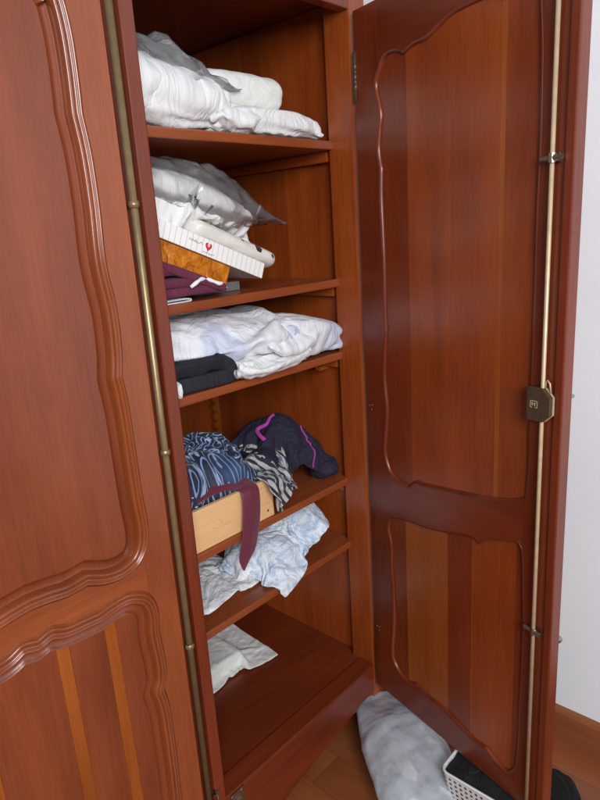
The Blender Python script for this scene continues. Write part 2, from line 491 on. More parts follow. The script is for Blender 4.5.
# carcass
side = wbox('side_panel', (1.341, 1.078, 0.10), (1.365, 1.70, 2.20), M['innerZ'])
ys = [1.0785, 1.262, 1.405, 1.545, 1.69]
for k in range(4):       # boards lining the side
    wbox('board', (1.336, ys[k] + 0.0004, ZB), (1.3412, ys[k + 1] - 0.0004, 2.02), M[['innerZ', 'innerZ', 'innerZ', 'innerZ'][k]], 0.0008, side)
wbox('side_panel', (-0.02, 1.04, 0.10), (0.004, 1.70, 2.20), M['cherryZ'])
wbox('partition', (0.655, 1.045, ZB), (0.675, 1.665, 2.02), M['innerZ'])
back = wbox('back_panel', (0.0, 1.682, 0.10), (1.34, 1.70, 2.15), M['innerZ'])
xs = [0.68, 0.83, 0.97, 1.09, 1.215, 1.336]
for k in range(5):
    wbox('board', (xs[k] + 0.0005, 1.672, ZB), (xs[k + 1] - 0.0005, 1.6825, 2.02), M['innerZ' if k != 3 else 'amber'], 0.001, back)
wbox('ceiling_panel', (0.0, 1.03, 2.022), (1.365, 1.70, 2.045), M['russetY'])
wbox('top_board', (-0.05, 0.965, 2.20), (1.395, 1.71, 2.23), M['cherryX'], 0.006)
wbox('header_rail', (0.0, 1.0, ZT), (1.309, 1.03, 2.20), M['russetX'], 0.003)
wbox('bottom_panel', (0.0, 1.03, ZB - 0.022), (1.34, 1.68, ZB), M['russetX'])
# front post at the right
wbox('front_post', (1.310, 1.0, 0.02), (1.372, 1.078, 2.20), M['innerZ'], 0.003)
wbox('front_post', (-0.03, 1.02, 0.02), (0.03, 1.09, 2.20), M['cherryZ'], 0.003)
# shaped apron under the doors
ap = catmull([(1.309, 0.100), (1.25, 0.100), (1.18, 0.085), (1.09, 0.074), (0.98, 0.050), (0.86, 0.024), (0.76, 0.016), (0.66, 0.014), (0.56, 0.016), (0.46, 0.024), (0.34, 0.05), (0.23, 0.074), (0.14, 0.085), (0.07, 0.1), (0.031, 0.1)], 5)
wb_ = lambda u, v, w: wpt((u, w, v))
prism('apron', [(0.031, 0.196), (1.309, 0.196)] + ap, lambda u, v, w: wpt((u, -w, v)), -1.045, -0.998, M['russetX'], wd, 0.004)
wbox('threshold', (0.70, 0.995, 0.197), (1.309, 1.050, 0.204), M['russetX'], 0.003)
# side skirt
wbox('side_skirt', (1.3405, 1.0785, 0.02), (1.362, 1.69, 0.0995), M['cherryY'], 0.003)

# shelves: top surface z
SH = [1.708, 1.367, 1.171, 0.800, 0.598]
for k, z in enumerate(SH):
    sh = wbox('shelf', (0.677, 1.066, z - 0.021), (1.3335, 1.66, z), M['cherryX'], 0.0035)
    wbox('cleat', (1.314, 1.09, z - 0.047), (1.3358, 1.62, z - 0.0212), M['innerY'], 0.0015, sh)
# toothed rack strips in the back corner
for (rx, ry) in ((1.322, 1.645),):
    bm = bmesh.new()
    zz = 0.24
    pts = []
    while zz < 1.98:
        pts += [(0.0, zz), (0.012, zz + 0.004), (0.012, zz + 0.020), (0.0, zz + 0.028)]
        zz += 0.032
    pl = [(-0.014, 0.24)] + pts + [(-0.014, zz)]
    prism('rack_strip', pl, lambda u, v, w: wpt((rx - u, ry + w, v)), 0.0, 0.02, M['amber'], wd, 0.001)
# bracket pegs
wbox('shelf_peg', (1.296, 1.135, 1.112), (1.3355, 1.155, 1.124), M['amber'], 0.002)

# ---------------- closed left door
ldr = empty('closed_door', wpt((0.06, 0.99, 0)), 0, wd)      # local u = X-0.06, v = Z, w = towards the room
LB = lambda u, v, w: (u - 0.06, -w, v)
Xc = 0.354
def mir(p): return [(2 * Xc - a, b) for a, b in p][::-1]
# opening curves measured on the right half, mirrored
rU = [[(0.553, 1.905), (0.570, 1.880), (0.579, 1.863), (0.585, 1.817), (0.586, 1.76), (0.584, 1.70)],
      [(0.584, 1.70), (0.590, 1.64), (0.591, 1.56), (0.588, 1.49), (0.589, 1.45), (0.596, 1.38), (0.594, 1.31), (0.588, 1.265)],
      [(0.588, 1.265), (0.593, 1.20), (0.594, 1.10), (0.595, 1.03), (0.598, 0.965), (0.590, 0.925), (0.567, 0.896), (0.53, 0.884), (0.492, 0.888), (0.456, 0.903)],
      [(0.456, 0.903), (0.42, 0.900), (0.385, 0.905), (0.354, 0.908)]]
rT = [[(0.354, 1.965), (0.40, 1.962), (0.44, 1.945), (0.48, 1.925)], [(0.48, 1.925), (0.52, 1.922), (0.553, 1.905)]]
uR = path(rT + rU, 7)                          # top centre down the right side to bottom centre
UP = uR + [(2 * Xc - a, b) for a, b in uR[::-1]][1:-1]
rL = [[(0.354, 0.856), (0.381, 0.862), (0.41, 0.851), (0.443, 0.848), (0.470, 0.846)],
      [(0.470, 0.846), (0.51, 0.852), (0.545, 0.848), (0.580, 0.824), (0.594, 0.785), (0.591, 0.735), (0.595, 0.675), (0.593, 0.63), (0.583, 0.602)],
      [(0.583, 0.602), (0.590, 0.553), (0.591, 0.453), (0.589, 0.35), (0.585, 0.28), (0.570, 0.235), (0.535, 0.213), (0.49, 0.208)],
      [(0.49, 0.208), (0.45, 0.222), (0.40, 0.215), (0.354, 0.213)]]
lR = path(rL, 7)
LO = lR + [(2 * Xc - a, b) for a, b in lR[::-1]][1:-1]

def frame_pieces(UPP, LOO, u0, u1, z0, z1, ui0, ui1, basis, w0, w1, mats, parent, bev):
    """two stiles and three rails around two curved openings"""
    def side_run(P, left):       # the part of the loop on the stile side of ui
        idx = [k for k, p in enumerate(P) if (p[0] < ui0 if left else p[0] > ui1)]
        q = sorted([P[k] for k in idx], key=lambda p: p[1])
        return q
    def runs(P):
        t = [p for p in P if ui0 <= p[0] <= ui1]
        zm = sum(p[1] for p in P) / len(P)
        top = sorted([p for p in t if p[1] > zm]); bot = sorted([p for p in t if p[1] <= zm])
        return top, bot
    for left in (True, False):
        e, i = (u0, ui0) if left else (u1, ui1)
        pts = [(e, z0), (i, z0)]
        for P in (LOO, UPP):
            s = side_run(P, left)
            if s: pts += [(i, s[0][1] - 0.001)] + s + [(i, s[-1][1] + 0.001)]
        pts += [(i, z1), (e, z1)]
        prism('stile', pts, basis, w0, w1, mats[0], parent, bev)
    tu, bu = runs(UPP); tl, bl = runs(LOO)
    g = 0.0003
    a, b = ui0 + g, ui1 - g
    ext = lambda r: [(a, r[0][1])] + r + [(b, r[-1][1])]
    prism('rail', ext(tu) + [(b, z1), (a, z1)], basis, w0, w1 - 0.0004, mats[1], parent, bev)
    prism('rail', ext(tl) + ext(bu)[::-1], basis, w0, w1 - 0.0004, mats[1], parent, bev)
    prism('rail', [(a, z0), (b, z0)] + ext(bl)[::-1], basis, w0, w1 - 0.0004, mats[1], parent, bev)

frame_pieces(UP, LO, 0.062, 0.6425, 0.155, 2.045, 2 * Xc - 0.5815, 0.5815, LB, -0.024, 0.0, [M['cherryZ'], M['cherryX']], ldr, 0.0)
def reed(width, base, hgt, n=3):
    p = [(-0.001, -0.002), (-0.001, 0.0005), (0.0015, 0.0012)]
    rw = (width - 0.004) / n
    for k in range(n):
        for j in range(6):
            t = j / 5
            p.append((0.002 + rw * (k + t), 0.0012 + hgt * [0.55, 1.0, 0.55][k % 3] + rw * 0.62 * math.sin(math.pi * t)))
    p += [(width - 0.001, -0.003), (width, base)]
    return p
uF, lF = path(rT + rU, 18), path(rL, 18)
UPF = uF + [(2 * Xc - a, b) for a, b in uF[::-1]][1:-1]; LOF = lF + [(2 * Xc - a, b) for a, b in lF[::-1]][1:-1]
for P, PF in ((UP, UPF), (LO, LOF)):
    sweep('moulding', PF, reed(0.027, -0.012, 0.0042), LB, M['glossZ'], ldr)
    sweep('panel_bevel', offset(P, 0.0255), [(0, -0.010), (0.004, -0.0115), (0.012, -0.0105), (0.019, -0.0075), (0.0205, -0.0045), (0.0225, -0.0042)], LB, M['panelZ'], ldr)
fieldU, fieldL = offset(UP, 0.048), offset(LO, 0.048)
def planks(field, cuts, mats, basis, w0, w1, parent, bev=0.0006):
    for k, (a, b) in enumerate(zip(cuts[:-1], cuts[1:])):
        bm = bmesh.new()
        bm.faces.new([bm.verts.new((u, v, 0)) for u, v in field])
        bmesh.ops.triangulate(bm, faces=bm.faces[:])
        for co, no in (((a + 0.0002, 0, 0), (-1, 0, 0)), ((b - 0.0002, 0, 0), (1, 0, 0))):
            bmesh.ops.bisect_plane(bm, geom=bm.verts[:] + bm.edges[:] + bm.faces[:], plane_co=co, plane_no=no, clear_outer=True)
        if not bm.faces:
            bm.free(); continue
        bmesh.ops.dissolve_limit(bm, angle_limit=0.01, verts=bm.verts[:], edges=bm.edges[:])
        r = bmesh.ops.extrude_face_region(bm, geom=bm.faces[:])
        new = {g for g in r['geom'] if isinstance(g, bmesh.types.BMVert)}
        for v in bm.verts: v.co = basis(v.co.x, v.co.y, w1 if v in new else w0)
        from_bm('plank', bm, mats[k], parent)
planks(fieldU, [0.1, 0.62], [M['panelZ']], LB, -0.018, -0.0042, ldr)
planks(fieldL, [0.1, 0.235, 0.255, 0.384, 0.408, 0.478, 0.502, 0.62], [M['panelZ'], M['amber'], M['panelZ'], M['amber'], M['panelZ'], M['amber'], M['panelZ']], LB, -0.018, -0.0042, ldr)
box('door_back', (0.03, 0.0185, 0.17), (0.57, 0.0235, 2.03), M['russetZ'], ldr, 0)

# cover strip, long brass rod in the groove
wbox('cover_strip', (0.6695, 0.980, 0.155), (0.6985, 1.030, 2.045), M['russetZ'], 0.003)
wbox('groove_back', (0.643, 1.004, 0.155), (0.6693, 1.030, 2.045), M['russetZ'], 0)
rod = tube('brass_rod', [wpt((0.6565, 0.988, 0.17)), wpt((0.6565, 0.988, 2.04))], 0.0074, M['brass'], wd, 20)
for z in (0.66, 1.098, 1.56, 1.97):
    bm = bmesh.new()
    pr = [(0.0086, -0.006), (0.0098, -0.005), (0.0098, -0.002), (0.0112, 0.0), (0.0098, 0.002), (0.0098, 0.005), (0.0086, 0.006)]
    rows = [[bm.verts.new(wpt((0.6565 + r * math.cos(a), 0.988 + r * math.sin(a), z + h))) for a in [2 * math.pi * k / 24 for k in range(24)]] for r, h in pr]
    for A, B in zip(rows[:-1], rows[1:]):
        for k in range(24): bm.faces.new((A[k], A[(k + 1) % 24], B[(k + 1) % 24], B[k]))
    from_bm('collar', bm, M['brass'], rod, smooth=True)
# catches at the foot
bm = bmesh.new()
add_box(bm, wpt((0.662, 0.975, 0.255)), wpt((0.682, 0.980, 0.262)), 0.001)
add_tube(bm, [wpt((0.670, 0.981, 0.268)), wpt((0.670, 0.973, 0.268))], 0.004, 10)
add_tube(bm, [wpt((0.671, 0.974, 0.258)), wpt((0.671, 0.970, 0.235)), wpt((0.671, 0.976, 0.225))], 0.003, 8)
from_bm('rod_latch', bm, M['nickel'], wd)
bm = bmesh.new()
add_box(bm, wpt((0.722, 0.9935, 0.150)), wpt((0.765, 0.9975, 0.196)), 0.001)
add_box(bm, wpt((0.735, 0.985, 0.168)), wpt((0.752, 0.9935, 0.176)), 0.001)
for dx, dz in ((0.728, 0.188), (0.758, 0.188), (0.758, 0.157)):
    add_tube(bm, [wpt((dx, 0.9935, dz)), wpt((dx, 0.9915, dz))], 0.0035, 10)
from_bm('strike_plate', bm, M['nickel'], wd)

# ---------------- open right door
AO = math.radians(-14)
odr = empty('open_door', wpt((1.312, 0.99, 0)), AO - math.pi / 2, wd)
# local: u along the door away from the hinge = +X, inner face towards -Y ... w towards the room seen by the camera
ODB = lambda u, v, w: (u, -w, v)
DZ0, DZ1 = 0.138, 1.978
Lk = [[(0.083, 1.841), (0.067, 1.807), (0.081, 1.748), (0.076, 1.710), (0.070, 1.666), (0.078, 1.625)],
      [(0.078, 1.625), (0.075, 1.56), (0.077, 1.48), (0.079, 1.40), (0.078, 1.30), (0.0795, 1.235)],
      [(0.0795, 1.235), (0.072, 1.17), (0.069, 1.11), (0.076, 1.03), (0.067, 0.955), (0.064, 0.905), (0.080, 0.862), (0.111, 0.842), (0.161, 0.836)],
      [(0.161, 0.836), (0.185, 0.858), (0.215, 0.860), (0.296, 0.872), (0.402, 0.889), (0.470, 0.905), (0.516, 0.925)]]
Rk = [[(0.516, 0.925), (0.520, 1.00), (0.518, 1.12), (0.520, 1.3), (0.518, 1.5), (0.520, 1.65), (0.517, 1.78), (0.510, 1.86)]]
Tk = [[(0.510, 1.86), (0.48, 1.882), (0.44, 1.882), (0.40, 1.896), (0.353, 1.897), (0.302, 1.893), (0.267, 1.880), (0.233, 1.868), (0.195, 1.866), (0.164, 1.857)],
      [(0.164, 1.857), (0.145, 1.866), (0.119, 1.868), (0.096, 1.860), (0.083, 1.841)]]
OU = path(Lk + Rk + Tk, 6)[:-1]
Ll = [[(0.083, 0.731), (0.068, 0.690), (0.079, 0.638), (0.077, 0.571), (0.0815, 0.520)],
      [(0.0815, 0.520), (0.082, 0.45), (0.080, 0.38), (0.073, 0.320), (0.073, 0.272), (0.098, 0.239), (0.140, 0.229), (0.172, 0.240)],
      [(0.172, 0.240), (0.229, 0.231), (0.266, 0.231), (0.323, 0.220), (0.378, 0.209), (0.420, 0.213)],
      [(0.420, 0.213), (0.454, 0.197), (0.490, 0.196), (0.512, 0.225)]]
Rl = [[(0.512, 0.225), (0.519, 0.30), (0.519, 0.43), (0.520, 0.60), (0.516, 0.72), (0.511, 0.80), (0.497, 0.823)]]
Tl = [[(0.497, 0.823), (0.455, 0.812), (0.422, 0.799), (0.391, 0.779)], [(0.391, 0.779), (0.365, 0.785), (0.289, 0.766), (0.217, 0.752), (0.143, 0.744), (0.083, 0.731)]]
OL = path(Ll + Rl + Tl, 6)[:-1]
frame_pieces(OU, OL, 0.0, 0.590, DZ0, DZ1, 0.0835, 0.5105, ODB, -0.026, 0.0, [M['russetZ'], M['russetX']], odr, 0.0)
def bead(r=0.0075):
    p = [(-0.0008, -0.0012), (-0.0008, 0.0002)]
    for k in range(9):
        a = math.pi / 2 * k / 8
        p.append((-0.0004 + r * math.sin(a), 0.0004 - 0.0062 * (1 - math.cos(a))))
    return p + [(r, -0.009)]
for P in (OU, OL): sweep('bead', P, bead(), ODB, M['russetZ'], odr)
planks(offset(OU, 0.004), [0.05, 0.168, 0.30, 0.424, 0.437, 0.53], [M['redplank'], M['midplank'], M['midplank'], M['amber'], M['midplank']], ODB, -0.017, -0.0065, odr)
planks(offset(OL, 0.004), [0.05, 0.138, 0.289, 0.366, 0.371, 0.492, 0.53], [M['redplank'], M['amber'], M['redplank'], M['amber'], M['midplank'], M['redplank']], ODB, -0.017, -0.0065, odr)
box('door_face', (0.02, 0.0262, DZ0 + 0.01), (0.58, 0.031, DZ1 - 0.01), M['cherryZ'], odr, 0.002)
# raised lip along the lock stile and its edge
prism('lip_strip', [(0.571, DZ0 + 0.001), (0.5898, DZ0 + 0.001), (0.5898, DZ1 - 0.001), (0.571, DZ1 - 0.001)], ODB, 0.0002, 0.0035, M['russetZ'], odr, 0.0025)
# espagnolette rod, guides and lock
rod2 = tube('lock_rod', [ODB(0.551, 0.143, 0.009), ODB(0.551, 1.972, 0.009)], 0.0042, M['gilt'], odr, 14)
for z in (1.593, 0.634):
    bm = bmesh.new()
    add_box(bm, ODB(0.540, z - 0.008, 0.0002), ODB(0.564, z + 0.008, 0.003), 0.001)
    add_tube(bm, [ODB(0.528, z, 0.008), ODB(0.545, z, 0.008)], 0.0055, 12)
    add_tube(bm, [ODB(0.556, z, 0.010), ODB(0.572, z, 0.010)], 0.0060, 12)
    add_tube(bm, [ODB(0.551, z - 0.008, 0.009), ODB(0.551, z + 0.008, 0.009)], 0.0075, 14)
    from_bm('rod_guide', bm, M['nickel'], odr)
lk = [(0.524, 1.108), (0.520, 1.114), (0.520, 1.170), (0.524, 1.176), (0.556, 1.176), (0.573, 1.160), (0.573, 1.124), (0.556, 1.108)]
prism('lock_case', lk, ODB, 0.0002, 0.017, M['bronze'], odr, 0.0015)
lk2 = [(a + 0.0025 if a > 0.55 else a + 0.001, b) for a, b in lk]
prism('lock_plate', lk2, ODB, 0.0060, 0.0090, M['gilt'], odr, 0.0005)
tube('lock_hook', [ODB(0.556, 1.176, 0.008), ODB(0.557, 1.188, 0.009), ODB(0.561, 1.192, 0.009), ODB(0.566, 1.186, 0.009), ODB(0.568, 1.168, 0.008)], 0.0018, M['gilt'], odr, 8)
# gilt maker's mark: a broken square with a small figure in it
bm = bmesh.new()
for (a, b, c, d) in ((0.529, 1.148, 0.546, 1.1495), (0.529, 1.1345, 0.534, 1.136), (0.540, 1.1345, 0.546, 1.136), (0.529, 1.1345, 0.5305, 1.1495), (0.5445, 1.1345, 0.546, 1.1495), (0.533, 1.139, 0.535, 1.147), (0.535, 1.142, 0.539, 1.1435), (0.539, 1.138, 0.541, 1.146)):
    add_box(bm, ODB(a, b, 0.0172), ODB(c, d, 0.0177), 0)
from_bm('lock_emblem', bm, M['gilt'], odr)
# knobs on the outer face
for z, r in ((0.600, 0.007), (1.152, 0.004)):
    bm = bmesh.new()
    add_tube(bm, [ODB(0.575, z, -0.030), ODB(0.575, z, -0.040), ODB(0.575, z, -0.044), ODB(0.575, z, -0.052), ODB(0.575, z, -0.056)], [r * 0.6, r * 0.5, r, r, r * 0.5], 14)
    from_bm('knob', bm, M['nickel'], odr, smooth=True)
# hinges
for z in (1.838,):
    hx_, hy_ = (1.3085, 0.986) if z > 1.5 else (1.3125, 0.9945)
    h = tube('hinge', [wpt((hx_, hy_, z - 0.055)), wpt((hx_, hy_, z + 0.055))], 0.0042, M['bronze'], wd, 12)
    for q in (-0.022, 0.0, 0.022):
        tube('knuckle', [wpt((hx_, hy_, z + q - 0.009)), wpt((hx_, hy_, z + q + 0.009))], 0.0048, M['bronze'], h, 12)
for z in (1.025, 0.340):
    for du, dz in ((0.012, 0.006), (0.022, 0.009), (0.020, -0.004)):
        tube('screw', [ODB(du, z + dz, 0.0), ODB(du, z + dz, 0.0012)], 0.0026, M['nickel'], odr, 10)

#CLOTH-BEGIN
def crumple(p, seed, f=8.0, n=5):
    """facetted crease pattern of stiff film: folded triangle waves in random directions, -1..1"""
    rnd = random.Random(seed)
    h = 0.0
    p = p + Vector((noise.noise(p * 9), noise.noise(p * 9 + Vector((5, 5, 5))), noise.noise(p * 9 + Vector((9, 2, 4))))) * 0.02
    for k in range(n):
        d = Vector((rnd.gauss(0, 1), rnd.gauss(0, 1), rnd.gauss(0, 1))).normalized()
        t = (p.dot(d) * f * rnd.uniform(0.5, 1.9) + rnd.random()) % 1.0
        h += (abs(t - 0.5) * 4 - 1) * rnd.uniform(0.4, 1.0)
    return h / n * 1.6

# ================================================================== SOFT GOODS
def grid_mesh(name, n, m, fn, uvs):
    vs = [fn(i, j) for j in range(m) for i in range(n)]
    fs = [(j * n + i, j * n + i + 1, (j + 1) * n + i + 1, (j + 1) * n + i) for j in range(m - 1) for i in range(n - 1)]
    me = bpy.data.meshes.new(name)
    me.from_pydata([tuple(v) for v in vs], [], fs)
    uv = me.uv_layers.new(name='UVMap')
    for lp in me.loops:
        k = lp.vertex_index
        uv.data[lp.index].uv = uvs(k % n, k // n)
    return me

def soften(o, thick=0.0016, sub=1):
    if thick:
        md = o.modifiers.new('thickness', 'SOLIDIFY'); md.thickness = thick; md.offset = 0
    if sub:
        md = o.modifiers.new('smooth', 'SUBSURF'); md.levels = sub; md.render_levels = sub
    o.data.polygons.foreach_set('use_smooth', [True] * len(o.data.polygons))
    return o

def fold(name, origin, rz, Lx, D, layers, t, mat, seed=0, amp=0.006, bulge=0.01, thick=0.003, parent=None, cap=None, tilt=0.0, nx=34, ny=34, nose=1.0, ragged=0.012, shear=0.0, wr=0.5):
    """one sheet folded back and forth on itself; noses face +x/-x of its own frame, base at origin"""
    rnd = random.Random(seed)
    pth = []
    x0 = [rnd.uniform(-ragged, ragged) for _ in range(layers)]
    for k in range(layers):
        a, b = (0 + max(0, x0[k]), Lx + (x0[k // 2 * 2] if nose else x0[k]))
        run = [(a + (b - a) * i / (nx - 1), k) for i in range(nx)]
        if k % 2: run = run[::-1]
        pth += [(p, k * t, k) for p, _ in run]
        if k < layers - 1:
            ex = run[-1][0]; sg = 1 if k % 2 == 0 else -1
            for q in range(1, 6):
                a_ = math.pi * q / 6
                pth.append((ex + sg * math.sin(a_) * t * 0.62 * nose, k * t + t * 0.5 * (1 - math.cos(a_)), k + q / 6))
    n = len(pth)
    Ln = [0]
    for a, b in zip(pth[:-1], pth[1:]): Ln.append(Ln[-1] + math.hypot(a[0] - b[0], a[1] - b[1]))
    H = layers * t
    def fn(i, j):
        px, pz, k = pth[i]
        v = j / (ny - 1)
        y = v * D
        sv = Vector((px * 5, y * 5, seed * 3.7 + k * 0.25))
        lo = noise.fractal(sv, 1.0, 2.0, 2)
        wv = Vector((px * 9 + y * 6, y * 22 - px * 9, seed * 1.3 + k * 0.45))
        ri = 1 - abs(noise.noise(wv)) * 2 + 0.45 * (1 - abs(noise.noise(wv * 2.1 + Vector((4, 1, 2)))) * 2)
        up = pz / H
        z = pz + t * 0.25 + lo * amp * (0.3 + up) + ri * amp * wr * (0.25 + up)
        z += bulge * up * math.sin(math.pi * min(1, max(0, px / Lx))) ** 0.6 * math.sin(math.pi * v) ** 0.5
        x = px + noise.noise(Vector((y * 7, k * 0.8, seed))) * amp * 1.2 + shear * y
        yy = y + noise.noise(Vector((px * 6, k * 0.9, seed + 9))) * amp * 1.4
        z += tilt * x
        z = max(z, thick * 0.6)
        p = Vector((x, yy, z))
        c, s_ = math.cos(rz), math.sin(rz)
        q = Vector((c * p.x - s_ * p.y, s_ * p.x + c * p.y, p.z))
        if cap: q.z = min(q.z, cap(origin[0] + q.x, origin[1] + q.y) - origin[2])
        return q
    me = grid_mesh(name, n, ny, fn, lambda i, j: (Ln[i], j / (ny - 1) * D))
    o = link(name, me, mat, parent)
    o.location = origin if parent is None else (0, 0, 0)
    return soften(o, thick, 1)

SIM = []
TEMP = []
def collider(o, th=0.002):
    o.modifiers.new('col', 'COLLISION')
    o.collision.thickness_outer = th
    o.collision.cloth_friction = 12
    TEMP.append(o)
    return o
def cbox(a, b):
    bm = bmesh.new(); add_box(bm, a, b, 0)
    return collider(from_bm('tmp_block', bm))
def lump(c, r, rot=(0, 0, 0)):
    bm = bmesh.new()
    bmesh.ops.create_icosphere(bm, subdivisions=3, radius=1)
    o = from_bm('tmp_lump', bm)
    o.location = c; o.scale = r; o.rotation_euler = rot
    return collider(o)
def drape(name, c, size, rz, mat, seed=0, res=40, squeeze=0.75, ruffle=0.02, dist=0.004, bend=0.15, mass=0.15, selfc=True, stiff=8.0, tilt=(0, 0), grow=0.0):
    n = res; m = max(8, int(res * size[1] / size[0]))
    cs, sn = math.cos(rz), math.sin(rz)
    def fn(i, j):
        u = (i / (n - 1) - 0.5) * size[0]; v = (j / (m - 1) - 0.5) * size[1]
        q = Vector((u * 7, v * 7, seed * 2.1))
        x = u * squeeze + noise.noise(q + Vector((5, 0, 0))) * ruffle
        y = v * squeeze + noise.noise(q + Vector((0, 7, 0))) * ruffle
        z = noise.noise(q * 1.6 + Vector((0, 0, 11))) * ruffle * 1.6 + tilt[0] * x + tilt[1] * y
        return Vector((c[0] + cs * x - sn * y, c[1] + sn * x + cs * y, c[2] + z))
    me = grid_mesh(name, n, m, fn, lambda i, j: (i / (n - 1) * size[0], j / (m - 1) * size[1]))
    o = link(name, me, mat)
    md = o.modifiers.new('cloth', 'CLOTH')
    st = md.settings
    st.quality = 5; st.mass = mass
    st.tension_stiffness = stiff; st.compression_stiffness = stiff; st.shear_stiffness = stiff * 0.5
    st.bending_stiffness = bend
    st.air_damping = 2.0
    cc = md.collision_settings
    cc.distance_min = dist; cc.use_self_collision = selfc; cc.self_distance_min = 0.0035
    cc.collision_quality = 3
    md.point_cache.frame_start = 1; md.point_cache.frame_end = 60
    st.shrink_min = st.shrink_max = -grow      # the sheet is cut larger than its start pose, so it buckles
    SIM.append(o)
    return o

def wrap(name, c, r, rot, mat, seed=0, excess=1.2, kind='pillow', res=34, core=0.90, bend=0.15, mass=0.15, stiff=8.0, dist=0.003, selfc=True, flat=None, suck=-10.0):
    """a closed skin round a stuffing; the skin is cut larger than the stuffing, so it creases as it settles.
    kind 'pillow': two panels sewn at the rim; 'ball': rounded bundle"""
    rot = Matrix.Rotation(rot[2], 3, 'Z') @ Matrix.Rotation(rot[1], 3, 'Y') @ Matrix.Rotation(rot[0], 3, 'X')
    c = Vector(c)
    n = res; m = max(10, int(res * r[1] / r[0]))
    def surf(u, v, top, k):
        # u, v in -1..1
        if kind == 'pillow':
            h = (max(0, 1 - abs(u) ** 2.6) * max(0, 1 - abs(v) ** 2.6)) ** 0.55
            x, y, z = u, v, h * (1 if top else -1)
        else:
            d = max(abs(u), abs(v)); 
            a = d * math.pi / 2 if top else math.pi - d * math.pi / 2
            l = math.hypot(u, v) or 1
            x, y, z = math.sin(a) * u / l, math.sin(a) * v / l, math.cos(a)
        q = Vector((x * r[0] * 9, y * r[1] * 9, z * r[2] * 9 + seed * 3.3))
        w = 1 + 0.16 * noise.noise(q) + 0.06 * noise.noise(q * 2.3)
        return Vector((x * r[0] * k, y * r[1] * k, z * r[2] * w * k))
    idx = {}; co = []; fs = []; uvs = []
    def vid(i, j, top):
        if i in (0, n - 1) or j in (0, m - 1): top = True
        if (i, j, top) not in idx:
            idx[(i, j, top)] = len(co)
            co.append((i, j, top)); 
        return idx[(i, j, top)]
    for top in (True, False):
        for j in range(m - 1):
            for i in range(n - 1):
                f = [vid(i, j, top), vid(i + 1, j, top), vid(i + 1, j + 1, top), vid(i, j + 1, top)]
                fs.append(f if top else f[::-1])
    def P(t, k):
        i, j, top = t
        p = c + rot @ surf(2 * i / (n - 1) - 1, 2 * j / (m - 1) - 1, top, k)
        if flat is not None: p.z = max(p.z, flat + 0.004)
        return p
    me = bpy.data.meshes.new(name)
    me.from_pydata([tuple(P(t, 1.0)) for t in co], [], fs)
    uv = me.uv_layers.new(name='UVMap')
    for lp in me.loops:
        i, j, top = co[lp.vertex_index]
        uv.data[lp.index].uv = (i / (n - 1) * r[0] * 2.2, j / (m - 1) * r[1] * 2.2)
    o = link(name, me, mat)
    md = o.modifiers.new('cloth', 'CLOTH'); st = md.settings
    st.quality = 5; st.mass = mass; st.tension_stiffness = stiff; st.compression_stiffness = stiff; st.shear_stiffness = stiff * 0.5
    st.bending_stiffness = bend; st.air_damping = 2.0; st.shrink_min = st.shrink_max = 1 - excess
    st.use_pressure = True; st.uniform_pressure_force = suck
    cc = md.collision_settings; cc.distance_min = dist; cc.use_self_collision = selfc; cc.self_distance_min = 0.003; cc.collision_quality = 3
    md.point_cache.frame_start = 1; md.point_cache.frame_end = 60
    # stuffing
    cm = bpy.data.meshes.new('tmp_core')
    cv = []
    for t in co:
        p = P(t, core)
        if flat is not None: p.z = max(p.z, flat + 0.006)
        cv.append(tuple(p))
    cm.from_pydata(cv, [], fs)
    if core > 0: collider(link('tmp_core', cm), 0.002)
    SIM.append(o)
    return o

def run_sims(frames=40):
    for f in range(1, frames + 1): S.frame_set(f)
    dg = bpy.context.evaluated_depsgraph_get()
    done = []
    for o in SIM:
        me = bpy.data.meshes.new_from_object(o.evaluated_get(dg))
        done.append((o, me))
    for o, me in done:
        o.modifiers.clear()
        o.data = me
        # put the origin at the foot of the thing
        co = np.empty(len(me.vertices) * 3); me.vertices.foreach_get('co', co); co = co.reshape(-1, 3)
        c = Vector(((co[:, 0].min() + co[:, 0].max()) / 2, (co[:, 1].min() + co[:, 1].max()) / 2, co[:, 2].min()))
        me.transform(Matrix.Translation(-c)); o.location = c
    for t in TEMP:
        bpy.data.objects.remove(t, do_unlink=True)
    S.frame_set(1)

# ---- colliders
for z in SH: cbox((0.60, 1.066, z - 0.03), (1.336, 1.68, z))
cbox((1.336, 1.08, 0.2), (1.40, 1.7, 2.0)); cbox((0.62, 1.045, 0.2), (0.677, 1.7, 2.0))
cbox((0.9, 0.2, -0.1), (1.6, 1.2, 0.0))

T0 = SH[0]
# 1 top shelf: white linen bundle with a clear bag over it
fw = cbox((0.60, 1.02, T0 - 0.05), (1.33, 1.068, T0 + 0.3))
linen = wrap('linen_bundle', (0.845, 1.185, T0 + 0.075), (0.172, 0.108, 0.068), (0, 0.05, 0.1), F['white'], 1, 1.38, 'pillow', 48, 0.90, bend=0.03, stiff=15, flat=T0)
sheet3 = wrap('folded_sheet', (1.125, 1.185, T0 + 0.036), (0.165, 0.105, 0.034), (0, -0.04, 0.06), F['white'], 7, 1.30, 'pillow', 36, 0.92, bend=0.04, stiff=15, flat=T0, suck=-6)
